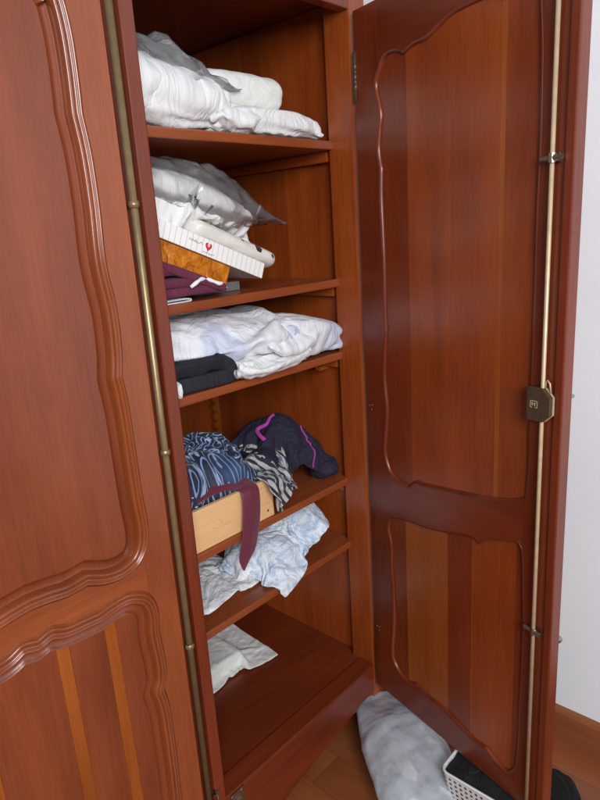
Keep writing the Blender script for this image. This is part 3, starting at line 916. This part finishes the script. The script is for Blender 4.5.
# 2 second shelf: bag of white linen lying on the boxes
T1 = SH[1]
ang = math.radians(21.5)
def slope(x): return T1 + 0.060 + (1.060 - x) * 0.394      # upper face of the white box
sb = cbox((-0.24, 0, -0.05), (0.24, 0.26, 0)); sb.location = (0.88, 1.085, slope(0.88)); sb.rotation_euler = (0, ang, 0)
pkc = cbox((0.86, 1.095, -0.1), (1.12, 1.20, 0.0)); pkc.location = (0, 0, 0)
for v_ in pkc.data.vertices: v_.co.z = slope(v_.co.x) + (0.045 if v_.co.z > -0.05 else 0.0)
lin2 = wrap('linen_bundle', (0.905, 1.195, slope(0.905) + 0.085), (0.190, 0.092, 0.060), (0, 0.28, 0.05), F['white'], 5, 1.36, 'pillow', 44, 0.86, bend=0.02, stiff=15, suck=-20)
# 4 fourth shelf: scarves heaped over the pine box, striped cloth, navy top
T3 = SH[3]
cbox((0.69, 1.060, T3), (1.015, 1.084, T3 + 0.103)); cbox((1.003, 1.084, T3), (1.015, 1.30, T3 + 0.100))
blue = wrap('paisley_scarf', (0.850, 1.190, T3 + 0.098), (0.160, 0.098, 0.085), (0, 0.14, -0.05), F['blue'], 11, 1.50, 'pillow', 46, 0.88, bend=0.015, stiff=15, suck=-20, flat=T3 + 0.01)
lump((1.052, 1.145, T3 + 0.04), (0.05, 0.06, 0.10))
zeb = drape('striped_scarf', (1.042, 1.15, T3 + 0.165), (0.36, 0.38), 0.3, F['zebra'], 12, 36, 0.66, 0.02, bend=0.04, grow=0.15)
lump((1.165, 1.21, T3 + 0.07), (0.07, 0.07, 0.135), (0.1, 0.1, 0)); lump((1.235, 1.18, T3 + 0.045), (0.07, 0.065, 0.085)); lump((1.15, 1.26, T3 + 0.07), (0.08, 0.06, 0.11))
navy = drape('navy_top', (1.19, 1.215, T3 + 0.245), (0.54, 0.50), 0.2, F['navy'], 14, 46, 0.62, 0.02, bend=0.15, grow=0.12)
# 5 fifth shelf: floral cotton
T4 = SH[4]
lump((1.215, 1.20, T4 + 0.035), (0.085, 0.10, 0.085)); lump((1.08, 1.20, T4 + 0.02), (0.10, 0.105, 0.06)); 
flo = drape('floral_blouse', (1.12, 1.195, T4 + 0.15), (0.50, 0.40), 0.25, F['floral'], 21, 48, 0.74, 0.022, bend=0.08)
cbox((0.69, 1.10, T4), (0.90, 1.38, T4 + 0.022))
shirt1 = drape('folded_shirt', (0.80, 1.235, T4 + 0.050), (0.42, 0.35), 0.10, F['shirt'], 51, 44, 0.84, 0.014, bend=0.06, grow=0.12)
# 3 third shelf: bedding
T2 = SH[2]
cover1 = wrap('folded_cover', (0.905, 1.225, T2 + 0.092), (0.225, 0.150, 0.052), (0, 0.06, -0.13), F['duvet'], 23, 1.32, 'pillow', 46, 0.92, bend=0.05, stiff=15, flat=T2 + 0.02, suck=-6)
cover2 = wrap('folded_cover', (1.170, 1.175, T2 + 0.066), (0.150, 0.128, 0.048), (0, 0.05, 0.06), F['duvet'], 29, 1.30, 'pillow', 36, 0.92, bend=0.05, stiff=15, flat=T2 + 0.02, suck=-6)
sheet1 = wrap('folded_sheet', (1.025, 1.165, T2 + 0.024), (0.128, 0.135, 0.020), (0, 0.02, 0.10), F['white'], 31, 1.22, 'pillow', 34, 0.90, bend=0.05, stiff=15, flat=T2, suck=-6)
# wardrobe floor
cbox((0.60, 1.05, ZB - 0.05), (1.336, 1.68, ZB)); cbox((0.86, 1.33, ZB), (1.06, 1.50, ZB + 0.040))
towel1 = drape('folded_towel', (1.00, 1.41, ZB + 0.075), (0.40, 0.30), -0.05, F['towel'], 61, 40, 0.86, 0.014, bend=0.06, grow=0.12)
run_sims(30)
for o, th in ((linen, .002), (lin2, .002), (blue, .0015), (zeb, .0015), (navy, .003), (flo, .0015), (shirt1, .002), (cover1, .004), (cover2, .004), (sheet3, .002), (sheet1, .002), (towel1, .003)):
    soften(o, th, 1)
tag(linen, 'bundle of crumpled white linen on the top shelf', 'linen')
tag(lin2, 'crumpled white linen inside the clear bag above the grid-lined white box', 'linen')
tag(blue, 'navy paisley scarf heaped over the pine box', 'scarf')
tag(zeb, 'grey and black zebra striped scarf beside the pine box', 'scarf')
tag(navy, 'navy jersey top with magenta piping beside the striped scarf', 'top')
tag(flo, 'pale blue floral cotton garment on the lowest shelf', 'garment')

# clear bag round the linen on the second shelf: two film panels welded at the rim
def film_bag(name, c, r, rot, inner, seed, mat, amp, floor_z, res=(96, 60), fk=1.0):
    from mathutils.bvhtree import BVHTree
    t = BVHTree.FromPolygons([inner.location + v.co for v in inner.data.vertices], [tuple(p.vertices) for p in inner.data.polygons]) if inner else None
    rm = Matrix.Rotation(rot[2], 3, 'Z') @ Matrix.Rotation(rot[1], 3, 'Y') @ Matrix.Rotation(rot[0], 3, 'X')
    c = Vector(c); n, m = res
    idx = {}; co = []; fs = []
    def vid(i, j, top):
        if i in (0, n - 1) or j in (0, m - 1): top = True
        if (i, j, top) not in idx:
            u = 2 * i / (n - 1) - 1; v = 2 * j / (m - 1) - 1
            h = (max(0, 1 - abs(u) ** 2.0) * max(0, 1 - abs(v) ** 2.2)) ** 0.6
            h *= (1.0 if u < 0.25 else max(0.12, 1 - (u - 0.25) * 1.15))      # flattens to a tail on the right
            p = Vector((u * r[0], v * r[1] * (1 - 0.25 * max(0, u)), (h if top else -h * 0.7) * r[2]))
            w = crumple(p * fk + Vector((0, 0, 0.3 if top else 0)), seed) + 0.38 * crumple(p * 2.6, seed + 3)
            p.z += w * amp * (0.45 + h) * (1 if top else -1)
            p.x += w * amp * 0.8 * abs(u); p.y += crumple(p, seed + 7) * amp * 0.8
            q = c + rm @ p
            near, nn, _, ds = t.find_nearest(q) if t else (None, None, None, None)
            if near is not None and ((q - near).dot(nn) < 0 and ds < 0.07 or ds < 0.003): q = near + nn * 0.003
            q.z = max(q.z, floor_z(q.x, q.y))
            idx[(i, j, top)] = len(co); co.append(q)
        return idx[(i, j, top)]
    for top in (True, False):
        for j in range(m - 1):
            for i in range(n - 1):
                f = [vid(i, j, top), vid(i + 1, j, top), vid(i + 1, j + 1, top), vid(i, j + 1, top)]
                fs.append(f if top else f[::-1])
    me = bpy.data.meshes.new(name)
    lo = min(p.z for p in co)
    base = Vector((c.x, c.y, lo))
    me.from_pydata([tuple(p - base) for p in co], [], fs)
    o = link(name, me, mat, smooth=True); o.location = base
    return o
bag2 = film_bag('plastic_bag', (0.945, 1.180, slope(0.945) + 0.100), (0.228, 0.112, 0.072), (0, 0.25, 0.06), lin2, 4, M['film'], 0.012,
                lambda x, y: slope(x) + (0.049 if 1.085 < y < 1.205 and x < 1.14 else 0.002))
linen_bag = film_bag('plastic_bag', (0.875, 1.250, T0 + 0.105), (0.205, 0.155, 0.098), (0, 0.0, -0.10), None, 15, M['film2'], 0.016, lambda x, y: T0 + 0.002)
tag(linen_bag, 'crinkled clear plastic bag behind and over the white linen on the top shelf', 'plastic bag')
bagf = film_bag('plastic_bag', (1.232, 0.842, 0.058), (0.195, 0.125, 0.060), (0.08, -0.10, 0.93), None, 33, M['milky'], 0.0042, lambda x, y: 0.0015, (130, 84), 1.2)
for v in bagf.data.vertices:      # it is pressed down where the door passes over it
    v.co.z = min(v.co.z, 0.131 - bagf.location.z)
tag(bagf, 'milky plastic bag on the floor under the open door', 'plastic bag')
tag(bag2, 'clear plastic bag of white linen resting on the grid-lined white box', 'plastic bag')

def reorigin(o):
    co = [v.co.copy() for v in o.data.vertices]
    c = Vector(((min(v.x for v in co) + max(v.x for v in co)) / 2, (min(v.y for v in co) + max(v.y for v in co)) / 2, min(v.z for v in co)))
    o.data.transform(Matrix.Translation(-c)); o.location = c
    return o

def bvh_of(o):
    from mathutils.bvhtree import BVHTree
    return BVHTree.FromPolygons([o.matrix_basis @ v.co for v in o.data.vertices], [tuple(p.vertices) for p in o.data.polygons])

# magenta piping laid on the navy top
nb = bvh_of(navy)
def piping(pts, r):
    out = []
    for x, z in catmull(pts, 8):
        h = nb.ray_cast(Vector((x, 0.9, z)), Vector((0, 1, 0)))
        if h[0] is not None: out.append(h[0] + Vector((0, -0.001, 0)) - navy.location)
    if len(out) > 3: tube('piping', out, r, F['pink'], navy, 8)
NZ = max(v.co.z for v in navy.data.vertices) + navy.location.z
piping([(1.232, NZ - 0.045), (1.229, NZ - 0.09), (1.221, NZ - 0.13), (1.214, NZ - 0.155)], 0.0022)
nb_top = []
for x_ in np.linspace(1.09, 1.165, 12):      # wide magenta band along the crest on the left
    best = None
    for y_ in np.linspace(1.10, 1.36, 40):
        h = nb.ray_cast(Vector((x_, y_, 1.3)), Vector((0, 0, -1)))
        if h[0] is not None and (best is None or h[0].z > best.z): best = h[0]
    if best is not None: nb_top.append(best - navy.location)
for _ in range(6): nb_top = [nb_top[0]] + [(a + b * 2 + c) / 4 for a, b, c in zip(nb_top[:-2], nb_top[1:-1], nb_top[2:])] + [nb_top[-1]]
if len(nb_top) > 3: tube('piping', nb_top, 0.0055, F['pink'], navy, 8)

# ---------------------------------------------------------------- lofted soft bodies (rolls, packs)
def soft_roll(name, p0, p1, ry, rz, mat, seed=0, n=36, k=22, amp=0.004, end=0.35, sq=2.6, parent=None):
    """a stuffed roll from p0 to p1 with super-elliptic section and rounded ends"""
    p0, p1 = Vector(p0), Vector(p1)
    ax = (p1 - p0); Ln = ax.length; ax.normalize()
    side = Vector((0, 1, 0)); up = ax.cross(side).normalized() * -1
    if up.z < 0: up = -up
    mid = (p0 + p1) / 2
    def fn(i, j):
        t = j / (k - 1)
        e = min(t, 1 - t) * Ln
        er = end * ry * 2
        f = 1 if e > er else math.sqrt(max(0.0, 1 - (1 - e / er) ** 2))
        f = max(f, 0.02)
        a = 2 * math.pi * i / n
        ca, sa = math.cos(a), math.sin(a)
        d = (abs(ca) ** sq + abs(sa) ** sq) ** (-1 / sq)
        q = Vector((ca * 2.2, sa * 2.2, t * Ln * 14 + seed))
        w = 1 + (noise.noise(q) * 1.3 + noise.noise(q * 2.7)) * amp / ry
        return p0 + ax * (t * Ln) + side * (ca * d * ry * f * w) + up * (sa * d * rz * f * w) - mid
    vs = [fn(i, j) for j in range(k) for i in range(n)]
    fs = [(j * n + i, j * n + (i + 1) % n, (j + 1) * n + (i + 1) % n, (j + 1) * n + i) for j in range(k - 1) for i in range(n)]
    fs += [tuple(range(n))[::-1], tuple((k - 1) * n + i for i in range(n))]
    me = bpy.data.meshes.new(name)
    me.from_pydata([tuple(v) for v in vs], [], fs)
    uv = me.uv_layers.new(name='UVMap')
    for lp in me.loops:
        q = lp.vertex_index
        uv.data[lp.index].uv = ((q % n) / n * ry * 6, (q // n) / k * Ln)
    o = link(name, me, mat, parent, smooth=True)
    o.location = mid
    return soften(o, 0, 1)

# ---- top shelf
tag(soft_roll('rolled_towel', (0.99, 1.20, T0 + 0.112), (1.225, 1.175, T0 + 0.106), 0.055, 0.043, F['towel'], 3, amp=0.0035, end=0.32),
    'thick rolled white towel lying on the folded sheet on the top shelf', 'towel')
tag(sheet3, 'flat folded white sheet under the rolled towel', 'sheet')
# ---- second shelf
SL = ang
def on_slope(name, x0, x1, y0, y1, d0, d1, mat, parent=None, bev=0.0015, seg=0):
    """box lying along the slope; d = height above the white box's upper face, measured square to it"""
    bm = bmesh.new()
    add_box(bm, (x0, y0, d0), (x1, y1, d1), bev)
    o = from_bm(name, bm, mat, parent)
    return o
def paper_lines():
    m, nt, N, L, P = newmat('white card ruled with grey lines')
    tc = N.new('ShaderNodeTexCoord'); sx = N.new('ShaderNodeSeparateXYZ'); L.new(tc.outputs['Object'], sx.inputs[0])
    def line(axis, pitch, wd_):
        a = N.new('ShaderNodeMath'); a.operation = 'DIVIDE'; a.inputs[1].default_value = pitch; L.new(sx.outputs[axis], a.inputs[0])
        f = N.new('ShaderNodeMath'); f.operation = 'FRACT'; L.new(a.outputs[0], f.inputs[0])
        c = N.new('ShaderNodeMath'); c.operation = 'LESS_THAN'; c.inputs[1].default_value = wd_ / pitch; L.new(f.outputs[0], c.inputs[0])
        return c
    l1 = line(0, 0.0145, 0.0011); l2 = line(1, 0.0145, 0.0011); l2.inputs[1].default_value = 0.0
    mx = N.new('ShaderNodeMath'); mx.operation = 'MAXIMUM'; L.new(l1.outputs[0], mx.inputs[0]); L.new(l2.outputs[0], mx.inputs[1])
    mix = N.new('ShaderNodeMix'); mix.data_type = 'RGBA'; L.new(mx.outputs[0], mix.inputs[0])
    mix.inputs[6].default_value = lin(232, 230, 226); mix.inputs[7].default_value = lin(168, 168, 172)
    L.new(mix.outputs[2], P.inputs['Base Color']); P.inputs['Roughness'].default_value = 0.36
    return m
M['card'] = paper_lines()
M['grey'] = painted('grey card', lin(96, 92, 92), lin(112, 108, 106), 8, 0.6, 0.1)
M['red'] = painted('red print', lin(186, 36, 44), lin(200, 48, 54), 40, 0.5, 0)
M['ink'] = painted('grey green print', lin(120, 130, 118), lin(140, 146, 134), 40, 0.6, 0)
M['pinkink'] = painted('pale pink print', lin(236, 176, 170), lin(240, 190, 182), 40, 0.6, 0)
rb = empty('gift_box', (1.060, 1.084, slope(1.060)))
rb.rotation_euler = (0, ang, 0)
tag(rb, 'flat white box ruled with a grey grid, leaning on the amber packet', 'box')
on_slope('lid', -0.395, 0.0, 0.0, 0.24, -0.036, 0.0, M['card'], rb)
# printed heart and two scribbled lines on the front
hx = -0.172
heart = []
for k in range(40):
    a = 2 * math.pi * k / 40
    heart.append((hx + 0.0105 * math.sin(a) ** 3 * 0.85, -0.0155 + 0.00065 * (13 * math.cos(a) - 5 * math.cos(2 * a) - 2 * math.cos(3 * a) - math.cos(4 * a))))
FB = lambda u, v, w: (u, -w, v)
prism('heart_print', heart, FB, 0.0001, 0.0005, M['red'], rb, 0)
prism('heart_print', [(hx + (a - hx) * 0.42, -0.013 + (b + 0.0155) * 0.42) for a, b in heart], FB, 0.0006, 0.0009, M['pinkink'], rb, 0)
def scribble(x0, x1, z, h, seed):
    rnd = random.Random(seed)
    pts = []; x = x0
    while x < x1:
        pts.append(FB(x, z + rnd.uniform(-h, h), 0.0006)); x += rnd.uniform(0.0012, 0.0024)
    tube('print_line', pts, 0.00055, M['ink'], rb, 5)
scribble(-0.226, -0.190, -0.0145, 0.0035, 1)
scribble(-0.186, -0.152, -0.0295, 0.0016, 2)
# amber foil packet below it, along the same slope
m, nt, N, L, P = newmat('amber crinkled foil')
tc = N.new('ShaderNodeTexCoord'); n = N.new('ShaderNodeTexNoise'); n.inputs['Scale'].default_value = 38; n.inputs['Detail'].default_value = 5; n.inputs['Distortion'].default_value = 1.2
L.new(tc.outputs['Object'], n.inputs['Vector'])
rp = N.new('ShaderNodeValToRGB'); rp.color_ramp.elements[0].color = lin(150, 72, 8); rp.color_ramp.elements[1].color = lin(226, 140, 36)
rp.color_ramp.elements[0].position = 0.3; rp.color_ramp.elements[1].position = 0.7
L.new(n.outputs[0], rp.inputs[0]); L.new(rp.outputs[0], P.inputs['Base Color'])
P.inputs['Roughness'].default_value = 0.28; P.inputs['Metallic'].default_value = 0.25
bp = N.new('ShaderNodeBump'); bp.inputs['Strength'].default_value = 0.9; bp.inputs['Distance'].default_value = 0.006
L.new(n.outputs[0], bp.inputs['Height']); L.new(bp.outputs[0], P.inputs['Normal'])
M['foil'] = m
pk = empty('foil_packet', (0.955, 1.090, slope(0.955) - 0.040)); pk.rotation_euler = (0, ang, 0)
tag(pk, 'flat packet in crinkled amber foil under the grid-lined white box', 'packet')
bm = bmesh.new(); add_box(bm, (-0.285, 0, -0.046), (0.0, 0.22, -0.0005), 0)
bmesh.ops.subdivide_edges(bm, edges=bm.edges[:], cuts=14, use_grid_fill=True)
for v in bm.verts:
    q = v.co * 30
    v.co.y += (noise.noise(q) * 0.004 if v.co.y < 0.1 else 0)
    if v.co.z < -0.03: v.co.z += noise.noise(q + Vector((3, 3, 3))) * 0.003
from_bm('wrapper', bm, M['foil'], pk)
bm = bmesh.new(); add_box(bm, (-0.284, -0.004, -0.050), (0.001, 0.0, -0.046), 0.0008)
from_bm('seam_edge', bm, M['card'], pk)
tag(box('grey_case', (0.900, 1.150, T1 + 0.0005), (1.035, 1.33, T1 + 0.022), M['grey'], None, 0.003), 'low grey case wedged behind the amber packet', 'case')
def capm(x, y): return slope(x) - 0.040 / math.cos(ang) - 0.050 / math.cos(ang)
mg = fold('plum_garment', (0.69, 1.075, T1 + 0.010), 0.0, 0.215, 0.20, 4, 0.024, F['maroon'], 13, 0.006, 0.012, 0.019, cap=lambda x, y: max(T1 + 0.02, capm(x, y)), ragged=0.01)
tag(mg, 'plum knitted garment with a white trim, folded under the amber packet', 'garment')
trim = []
for k in range(26):
    t = k / 25
    trim.append((0.135 + 0.085 * t, -0.004 - 0.004 * math.sin(t * 9), 0.020 + 0.016 * math.sin(math.pi * min(1, t * 1.15)) * (1 - t * 0.3)))
bm = bmesh.new(); add_tube(bm, trim, [0.0035 + 0.0012 * math.sin(k * 0.5) ** 2 for k in range(26)], 10)
from_bm('trim', bm, F['white'], mg, smooth=True)
tag(fold('white_cloth', (0.685, 1.070, T1), 0.0, 0.135, 0.18, 2, 0.005, F['white'], 17, 0.002, 0.0, 0.002, ragged=0.005), 'thin white cloth under the plum garment', 'cloth')
# printed white pack on the box
def spotted():
    m = fabric('white pack with dark print', lin(218, 214, 206), var=0.04, rough=0.4, crease=0.2)
    N, L = m.node_tree.nodes, m.node_tree.links
    P = N['Principled BSDF']
    src = P.inputs['Base Color'].links[0].from_socket
    tc = N.new('ShaderNodeTexCoord')
    for (c, r) in (((0.062, 0, -0.012), 0.0105), ((0.015, 0, 0.010), 0.0045), ((0.102, 0, -0.034), 0.0045)):
        d = N.new('ShaderNodeVectorMath'); d.operation = 'DISTANCE'; d.inputs[1].default_value = c
        fl = N.new('ShaderNodeVectorMath'); fl.operation = 'MULTIPLY'; fl.inputs[1].default_value = (1, 0, 1); L.new(tc.outputs['Object'], fl.inputs[0])
        L.new(fl.outputs[0], d.inputs[0])
        n = N.new('ShaderNodeTexNoise'); n.inputs['Scale'].default_value = 160
        L.new(tc.outputs['Object'], n.inputs['Vector'])
        ma = N.new('ShaderNodeMath'); ma.operation = 'MULTIPLY_ADD'; ma.inputs[1].default_value = 0.008; L.new(n.outputs[0], ma.inputs[0]); L.new(d.outputs['Value'], ma.inputs[2])
        lt = N.new('ShaderNodeMath'); lt.operation = 'LESS_THAN'; lt.inputs[1].default_value = r + 0.004; L.new(ma.outputs[0], lt.inputs[0])
        mx = N.new('ShaderNodeMix'); mx.data_type = 'RGBA'; L.new(lt.outputs[0], mx.inputs[0]); L.new(src, mx.inputs[6]); mx.inputs[7].default_value = lin(46, 36, 32)
        src = mx.outputs[2]
    L.new(src, P.inputs['Base Color'])
    P.inputs['Coat Weight'].default_value = 0.6; P.inputs['Coat Roughness'].default_value = 0.1
    return m
tag(soft_roll('soft_pack', (0.86, 1.145, slope(0.86) + 0.022), (1.125, 1.145, slope(1.125) + 0.022), 0.055, 0.023, spotted(), 9, amp=0.002, end=0.30),
    'rounded white pack with dark printed spots lying on the grid-lined box', 'pack')

# ---- third shelf
tag(cover1, 'thick white cotton cover washed with lavender, crumpled behind the blue-black garment', 'bedding')
tag(cover2, 'smaller lavender washed white cover bulging beside the right front post', 'bedding')
tag(sheet1, 'plain white sheet under the lavender washed cover', 'sheet')
tag(fold('black_garment', (0.69, 1.062, T2), 0.0, 0.195, 0.10, 2, 0.038, F['black'], 37, 0.012, 0.012, 0.033, ragged=0.015), 'small folded blue-black garment in front of the lavender washed cover', 'garment')
tag(soft_roll('rolled_cloth', (0.738, 1.050, T2 + 0.022), (0.762, 1.068, T2 + 0.022), 0.024, 0.021, F['white'], 5, amp=0.002, end=0.5), 'small white rolled cloth beside the blue-black garment', 'cloth')

# ---- fourth shelf: pine box
pb = empty('pine_box', (0.85, 1.18, T3))
tag(pb, 'open pale pine box holding scarves on a shelf', 'box')
def pbx(nm, a, b): return box(nm, tuple(Vector(a) - Vector((0.85, 1.18, T3))), tuple(Vector(b) - Vector((0.85, 1.18, T3))), M['pine'], pb, 0.0015)
front = pbx('front_board', (0.69, 1.072, T3 + 0.0008), (1.015, 1.083, T3 + 0.103))
pbx('side_board', (1.005, 1.0835, T3 + 0.0008), (1.015, 1.299, T3 + 0.100)); pbx('side_board', (0.69, 1.0835, T3 + 0.0008), (0.70, 1.299, T3 + 0.100))
pbx('back_board', (0.69, 1.2995, T3 + 0.0008), (1.015, 1.310, T3 + 0.100)); pbx('base_board', (0.7005, 1.084, T3 + 0.0008), (1.0045, 1.299, T3 + 0.006))
M['burn'] = painted('faint burnt mark', lin(212, 168, 110), lin(218, 174, 116), 30, 0.7, 0)
def bp_(x, z): return (x - 0.85, 1.0716 - 1.18, z)
tube('burnt_mark', [bp_(0.827 + 0.014 * math.cos(a), 0.052 + 0.011 * math.sin(a)) for a in [k * 0.33 for k in range(0, 20)]], 0.0007, M['burn'], pb, 6)
tube('burnt_mark', [bp_(0.822 + 0.0035 * k, 0.052 + 0.004 * math.sin(k * 1.7)) for k in range(7)], 0.0007, M['burn'], pb, 6)
tube('keyhole', [bp_(0.993, 0.020), (0.993 - 0.85, 1.0712 - 1.18, 0.020)], 0.003, M['bronze'], pb, 10)
# the wine red tie: blade hangs in front of the box, the rest is looped into it
def ribbon(name, rows, mat, thick=0.003):
    """rows: centre, half width, width direction"""
    nn = 7
    bm = bmesh.new(); uvl = bm.loops.layers.uv.new('UVMap')
    R_ = []; Ls = 0; prev = None
    for c, hw, wdir, nrm in rows:
        c = Vector(c); wdir = Vector(wdir).normalized(); nrm = Vector(nrm)
        if prev is not None: Ls += (c - prev).length
        prev = c
        R_.append(([bm.verts.new(c + wdir * hw * (2 * k / (nn - 1) - 1) + nrm * (0.004 * (1 - abs(2 * k / (nn - 1) - 1)))) for k in range(nn)], Ls, hw))
    for (a, la, ha), (b, lb, hb) in zip(R_[:-1], R_[1:]):
        for k in range(nn - 1):
            f = bm.faces.new((a[k], a[k + 1], b[k + 1], b[k]))
            uvs = [(ha * k / 3, la), (ha * (k + 1) / 3, la), (hb * (k + 1) / 3, lb), (hb * k / 3, lb)]
            for lp, q in zip(f.loops, uvs): lp[uvl].uv = q
    o = from_bm(name, bm, mat)
    return soften(o, thick, 2)
rows = []
for t in np.linspace(0, 1, 9):      # loop inside the box
    rows.append(((0.800 + 0.127 * t, 1.112 - 0.022 * t, T3 + 0.112 + 0.014 * math.sin(math.pi * t)), 0.022 + 0.006 * t, (0.25 + 0.75 * t ** 2, 0.9 - 0.7 * t, 0.25), (0, -0.5, 0.8)))
rows.append(((0.929, 1.078, T3 + 0.1105), 0.028, (1, 0.02, 0.0), (0, -0.2, 0.9)))
rows.append(((0.929, 1.062, T3 + 0.106), 0.028, (1, 0.0, 0.0), (0, -0.9, 0.3)))
for z, xc, hw in ((0.092, 0.9285, 0.0282), (0.06, 0.926, 0.0285), (0.02, 0.921, 0.0295), (-0.005, 0.917, 0.030), (-0.035, 0.909, 0.0305), (-0.055, 0.903, 0.0305), (-0.066, 0.898, 0.0235), (-0.080, 0.890, 0.0125), (-0.0935, 0.884, 0.001)):
    rows.append(((xc, 1.0575 - 0.003 * math.sin(z * 30), T3 + z), hw, (1, 0, 0.12 if z < 0 else 0.03), (0, -1, 0)))
tie = reorigin(ribbon('necktie', rows, F['tie']))
tag(tie, 'wine red necktie hanging over the front of the pine box', 'necktie')
# small pieces tucked round the heap
tag(fold('dotted_scarf', (0.692, 1.090, T3 + 0.008), 0.1, 0.125, 0.05, 5, 0.026, F['dots'], 43, 0.010, 0.01, 0.0015, nx=20, ny=16, ragged=0.015), 'black scarf with white dots crushed into the pine box', 'scarf')
tag(soft_roll('scrunched_cloth', (1.235, 1.125, T3 + 0.032), (1.325, 1.135, T3 + 0.030), 0.042, 0.031, F['navy'], 12, amp=0.012, end=0.4), 'dark scrunched cloth between the navy top and the right post', 'cloth')

# ---- fifth shelf: white shirts
tag(shirt1, 'white shirt laid with soft creases on the shelf below the necktie', 'shirt')
# ---- wardrobe floor
tag(towel1, 'loose white towel laid on the wardrobe floor', 'towel')

# ---- floor: perforated white basket with black cloth
m, nt, N, L, P = newmat('white plastic with small holes')
tc = N.new('ShaderNodeTexCoord'); sx = N.new('ShaderNodeSeparateXYZ'); L.new(tc.outputs['Object'], sx.inputs[0])
ad = N.new('ShaderNodeMath'); ad.operation = 'ADD'; L.new(sx.outputs[0], ad.inputs[0]); L.new(sx.outputs[1], ad.inputs[1])
cb = N.new('ShaderNodeCombineXYZ'); L.new(ad.outputs[0], cb.inputs[0]); L.new(sx.outputs[2], cb.inputs[1])
v = N.new('ShaderNodeTexVoronoi'); v.voronoi_dimensions = '2D'; v.inputs['Scale'].default_value = 68; v.inputs['Randomness'].default_value = 0.0
L.new(cb.outputs[0], v.inputs['Vector'])
rp = N.new('ShaderNodeValToRGB'); rp.color_ramp.elements[0].position = 0.24; rp.color_ramp.elements[0].color = lin(70, 68, 70)
rp.color_ramp.elements[1].position = 0.30; rp.color_ramp.elements[1].color = lin(214, 212, 210)
L.new(v.outputs['Distance'], rp.inputs[0]); L.new(rp.outputs[0], P.inputs['Base Color']); P.inputs['Roughness'].default_value = 0.4
M['perf'] = m
M['rim'] = painted('white plastic', lin(214, 212, 210), lin(220, 218, 216), 9, 0.4, 0.0)
bk = empty('storage_basket', (1.238, 0.575, 0.0))
tag(bk, 'white perforated basket of black cloth on the floor behind the open door', 'basket')
HX, HY, HZ = 0.070, 0.110, 0.118
def rrect(hx, hy, r, n=5):
    out = []
    for cx, cy, a0 in ((hx - r, hy - r, 0), (-hx + r, hy - r, 90), (-hx + r, -hy + r, 180), (hx - r, -hy + r, 270)):
        out += [(cx + r * math.cos(math.radians(a0 + 90 * k / n)), cy + r * math.sin(math.radians(a0 + 90 * k / n))) for k in range(n + 1)]
    return out
bm = bmesh.new()
rings = []
for hx, hy, z in ((HX - 0.012, HY - 0.012, 0.001), (HX, HY, HZ), (HX - 0.003, HY - 0.003, HZ), (HX - 0.015, HY - 0.015, 0.004)):
    rings.append([bm.verts.new((a, b, z)) for a, b in rrect(hx, hy, 0.02)])
for A, B in zip(rings[:-1], rings[1:]):
    for k in range(len(A)): bm.faces.new((A[k], A[(k + 1) % len(A)], B[(k + 1) % len(A)], B[k]))
bm.faces.new(rings[0][::-1]); bm.faces.new(rings[-1])
from_bm('body', bm, M['perf'], bk)
rp_ = [(a, b, HZ) for a, b in rrect(HX - 0.001, HY - 0.001, 0.02)]
tube('rim', rp_ + rp_[:2], 0.0035, M['rim'], bk, 8)
n_ = 30
me = grid_mesh('black_cloth', n_, n_, lambda i, j: Vector(((i / 29 - 0.5) * 0.130, (j / 29 - 0.5) * 0.210, 0.112 + 0.016 * math.sin(math.pi * i / 29) * math.sin(math.pi * j / 29) + 0.006 * noise.noise(Vector((i * 0.2, j * 0.2, 3))))), lambda i, j: (i / 29 * 0.25, j / 29 * 0.3))
bc = link('black_cloth', me, F['blackbag']); bc.location = (1.238, 0.575, 0.0); soften(bc, 0.002, 1)
tag(bc, 'black cloth filling the perforated white basket', 'cloth')
tag(soft_roll('black_bag', (1.340, 0.40, 0.060), (1.365, 0.60, 0.058), 0.040, 0.056, F['blackbag'], 21, amp=0.008, end=0.5), 'soft black bag on the floor between basket and wall', 'bag')
# cream packet seen through the milky bag
tag(soft_roll('cream_packet', (1.160, 0.775, 0.045), (1.225, 0.870, 0.045), 0.034, 0.028, F['towel'], 25, amp=0.004, end=0.4), 'cream packet showing through the milky plastic bag', 'packet')
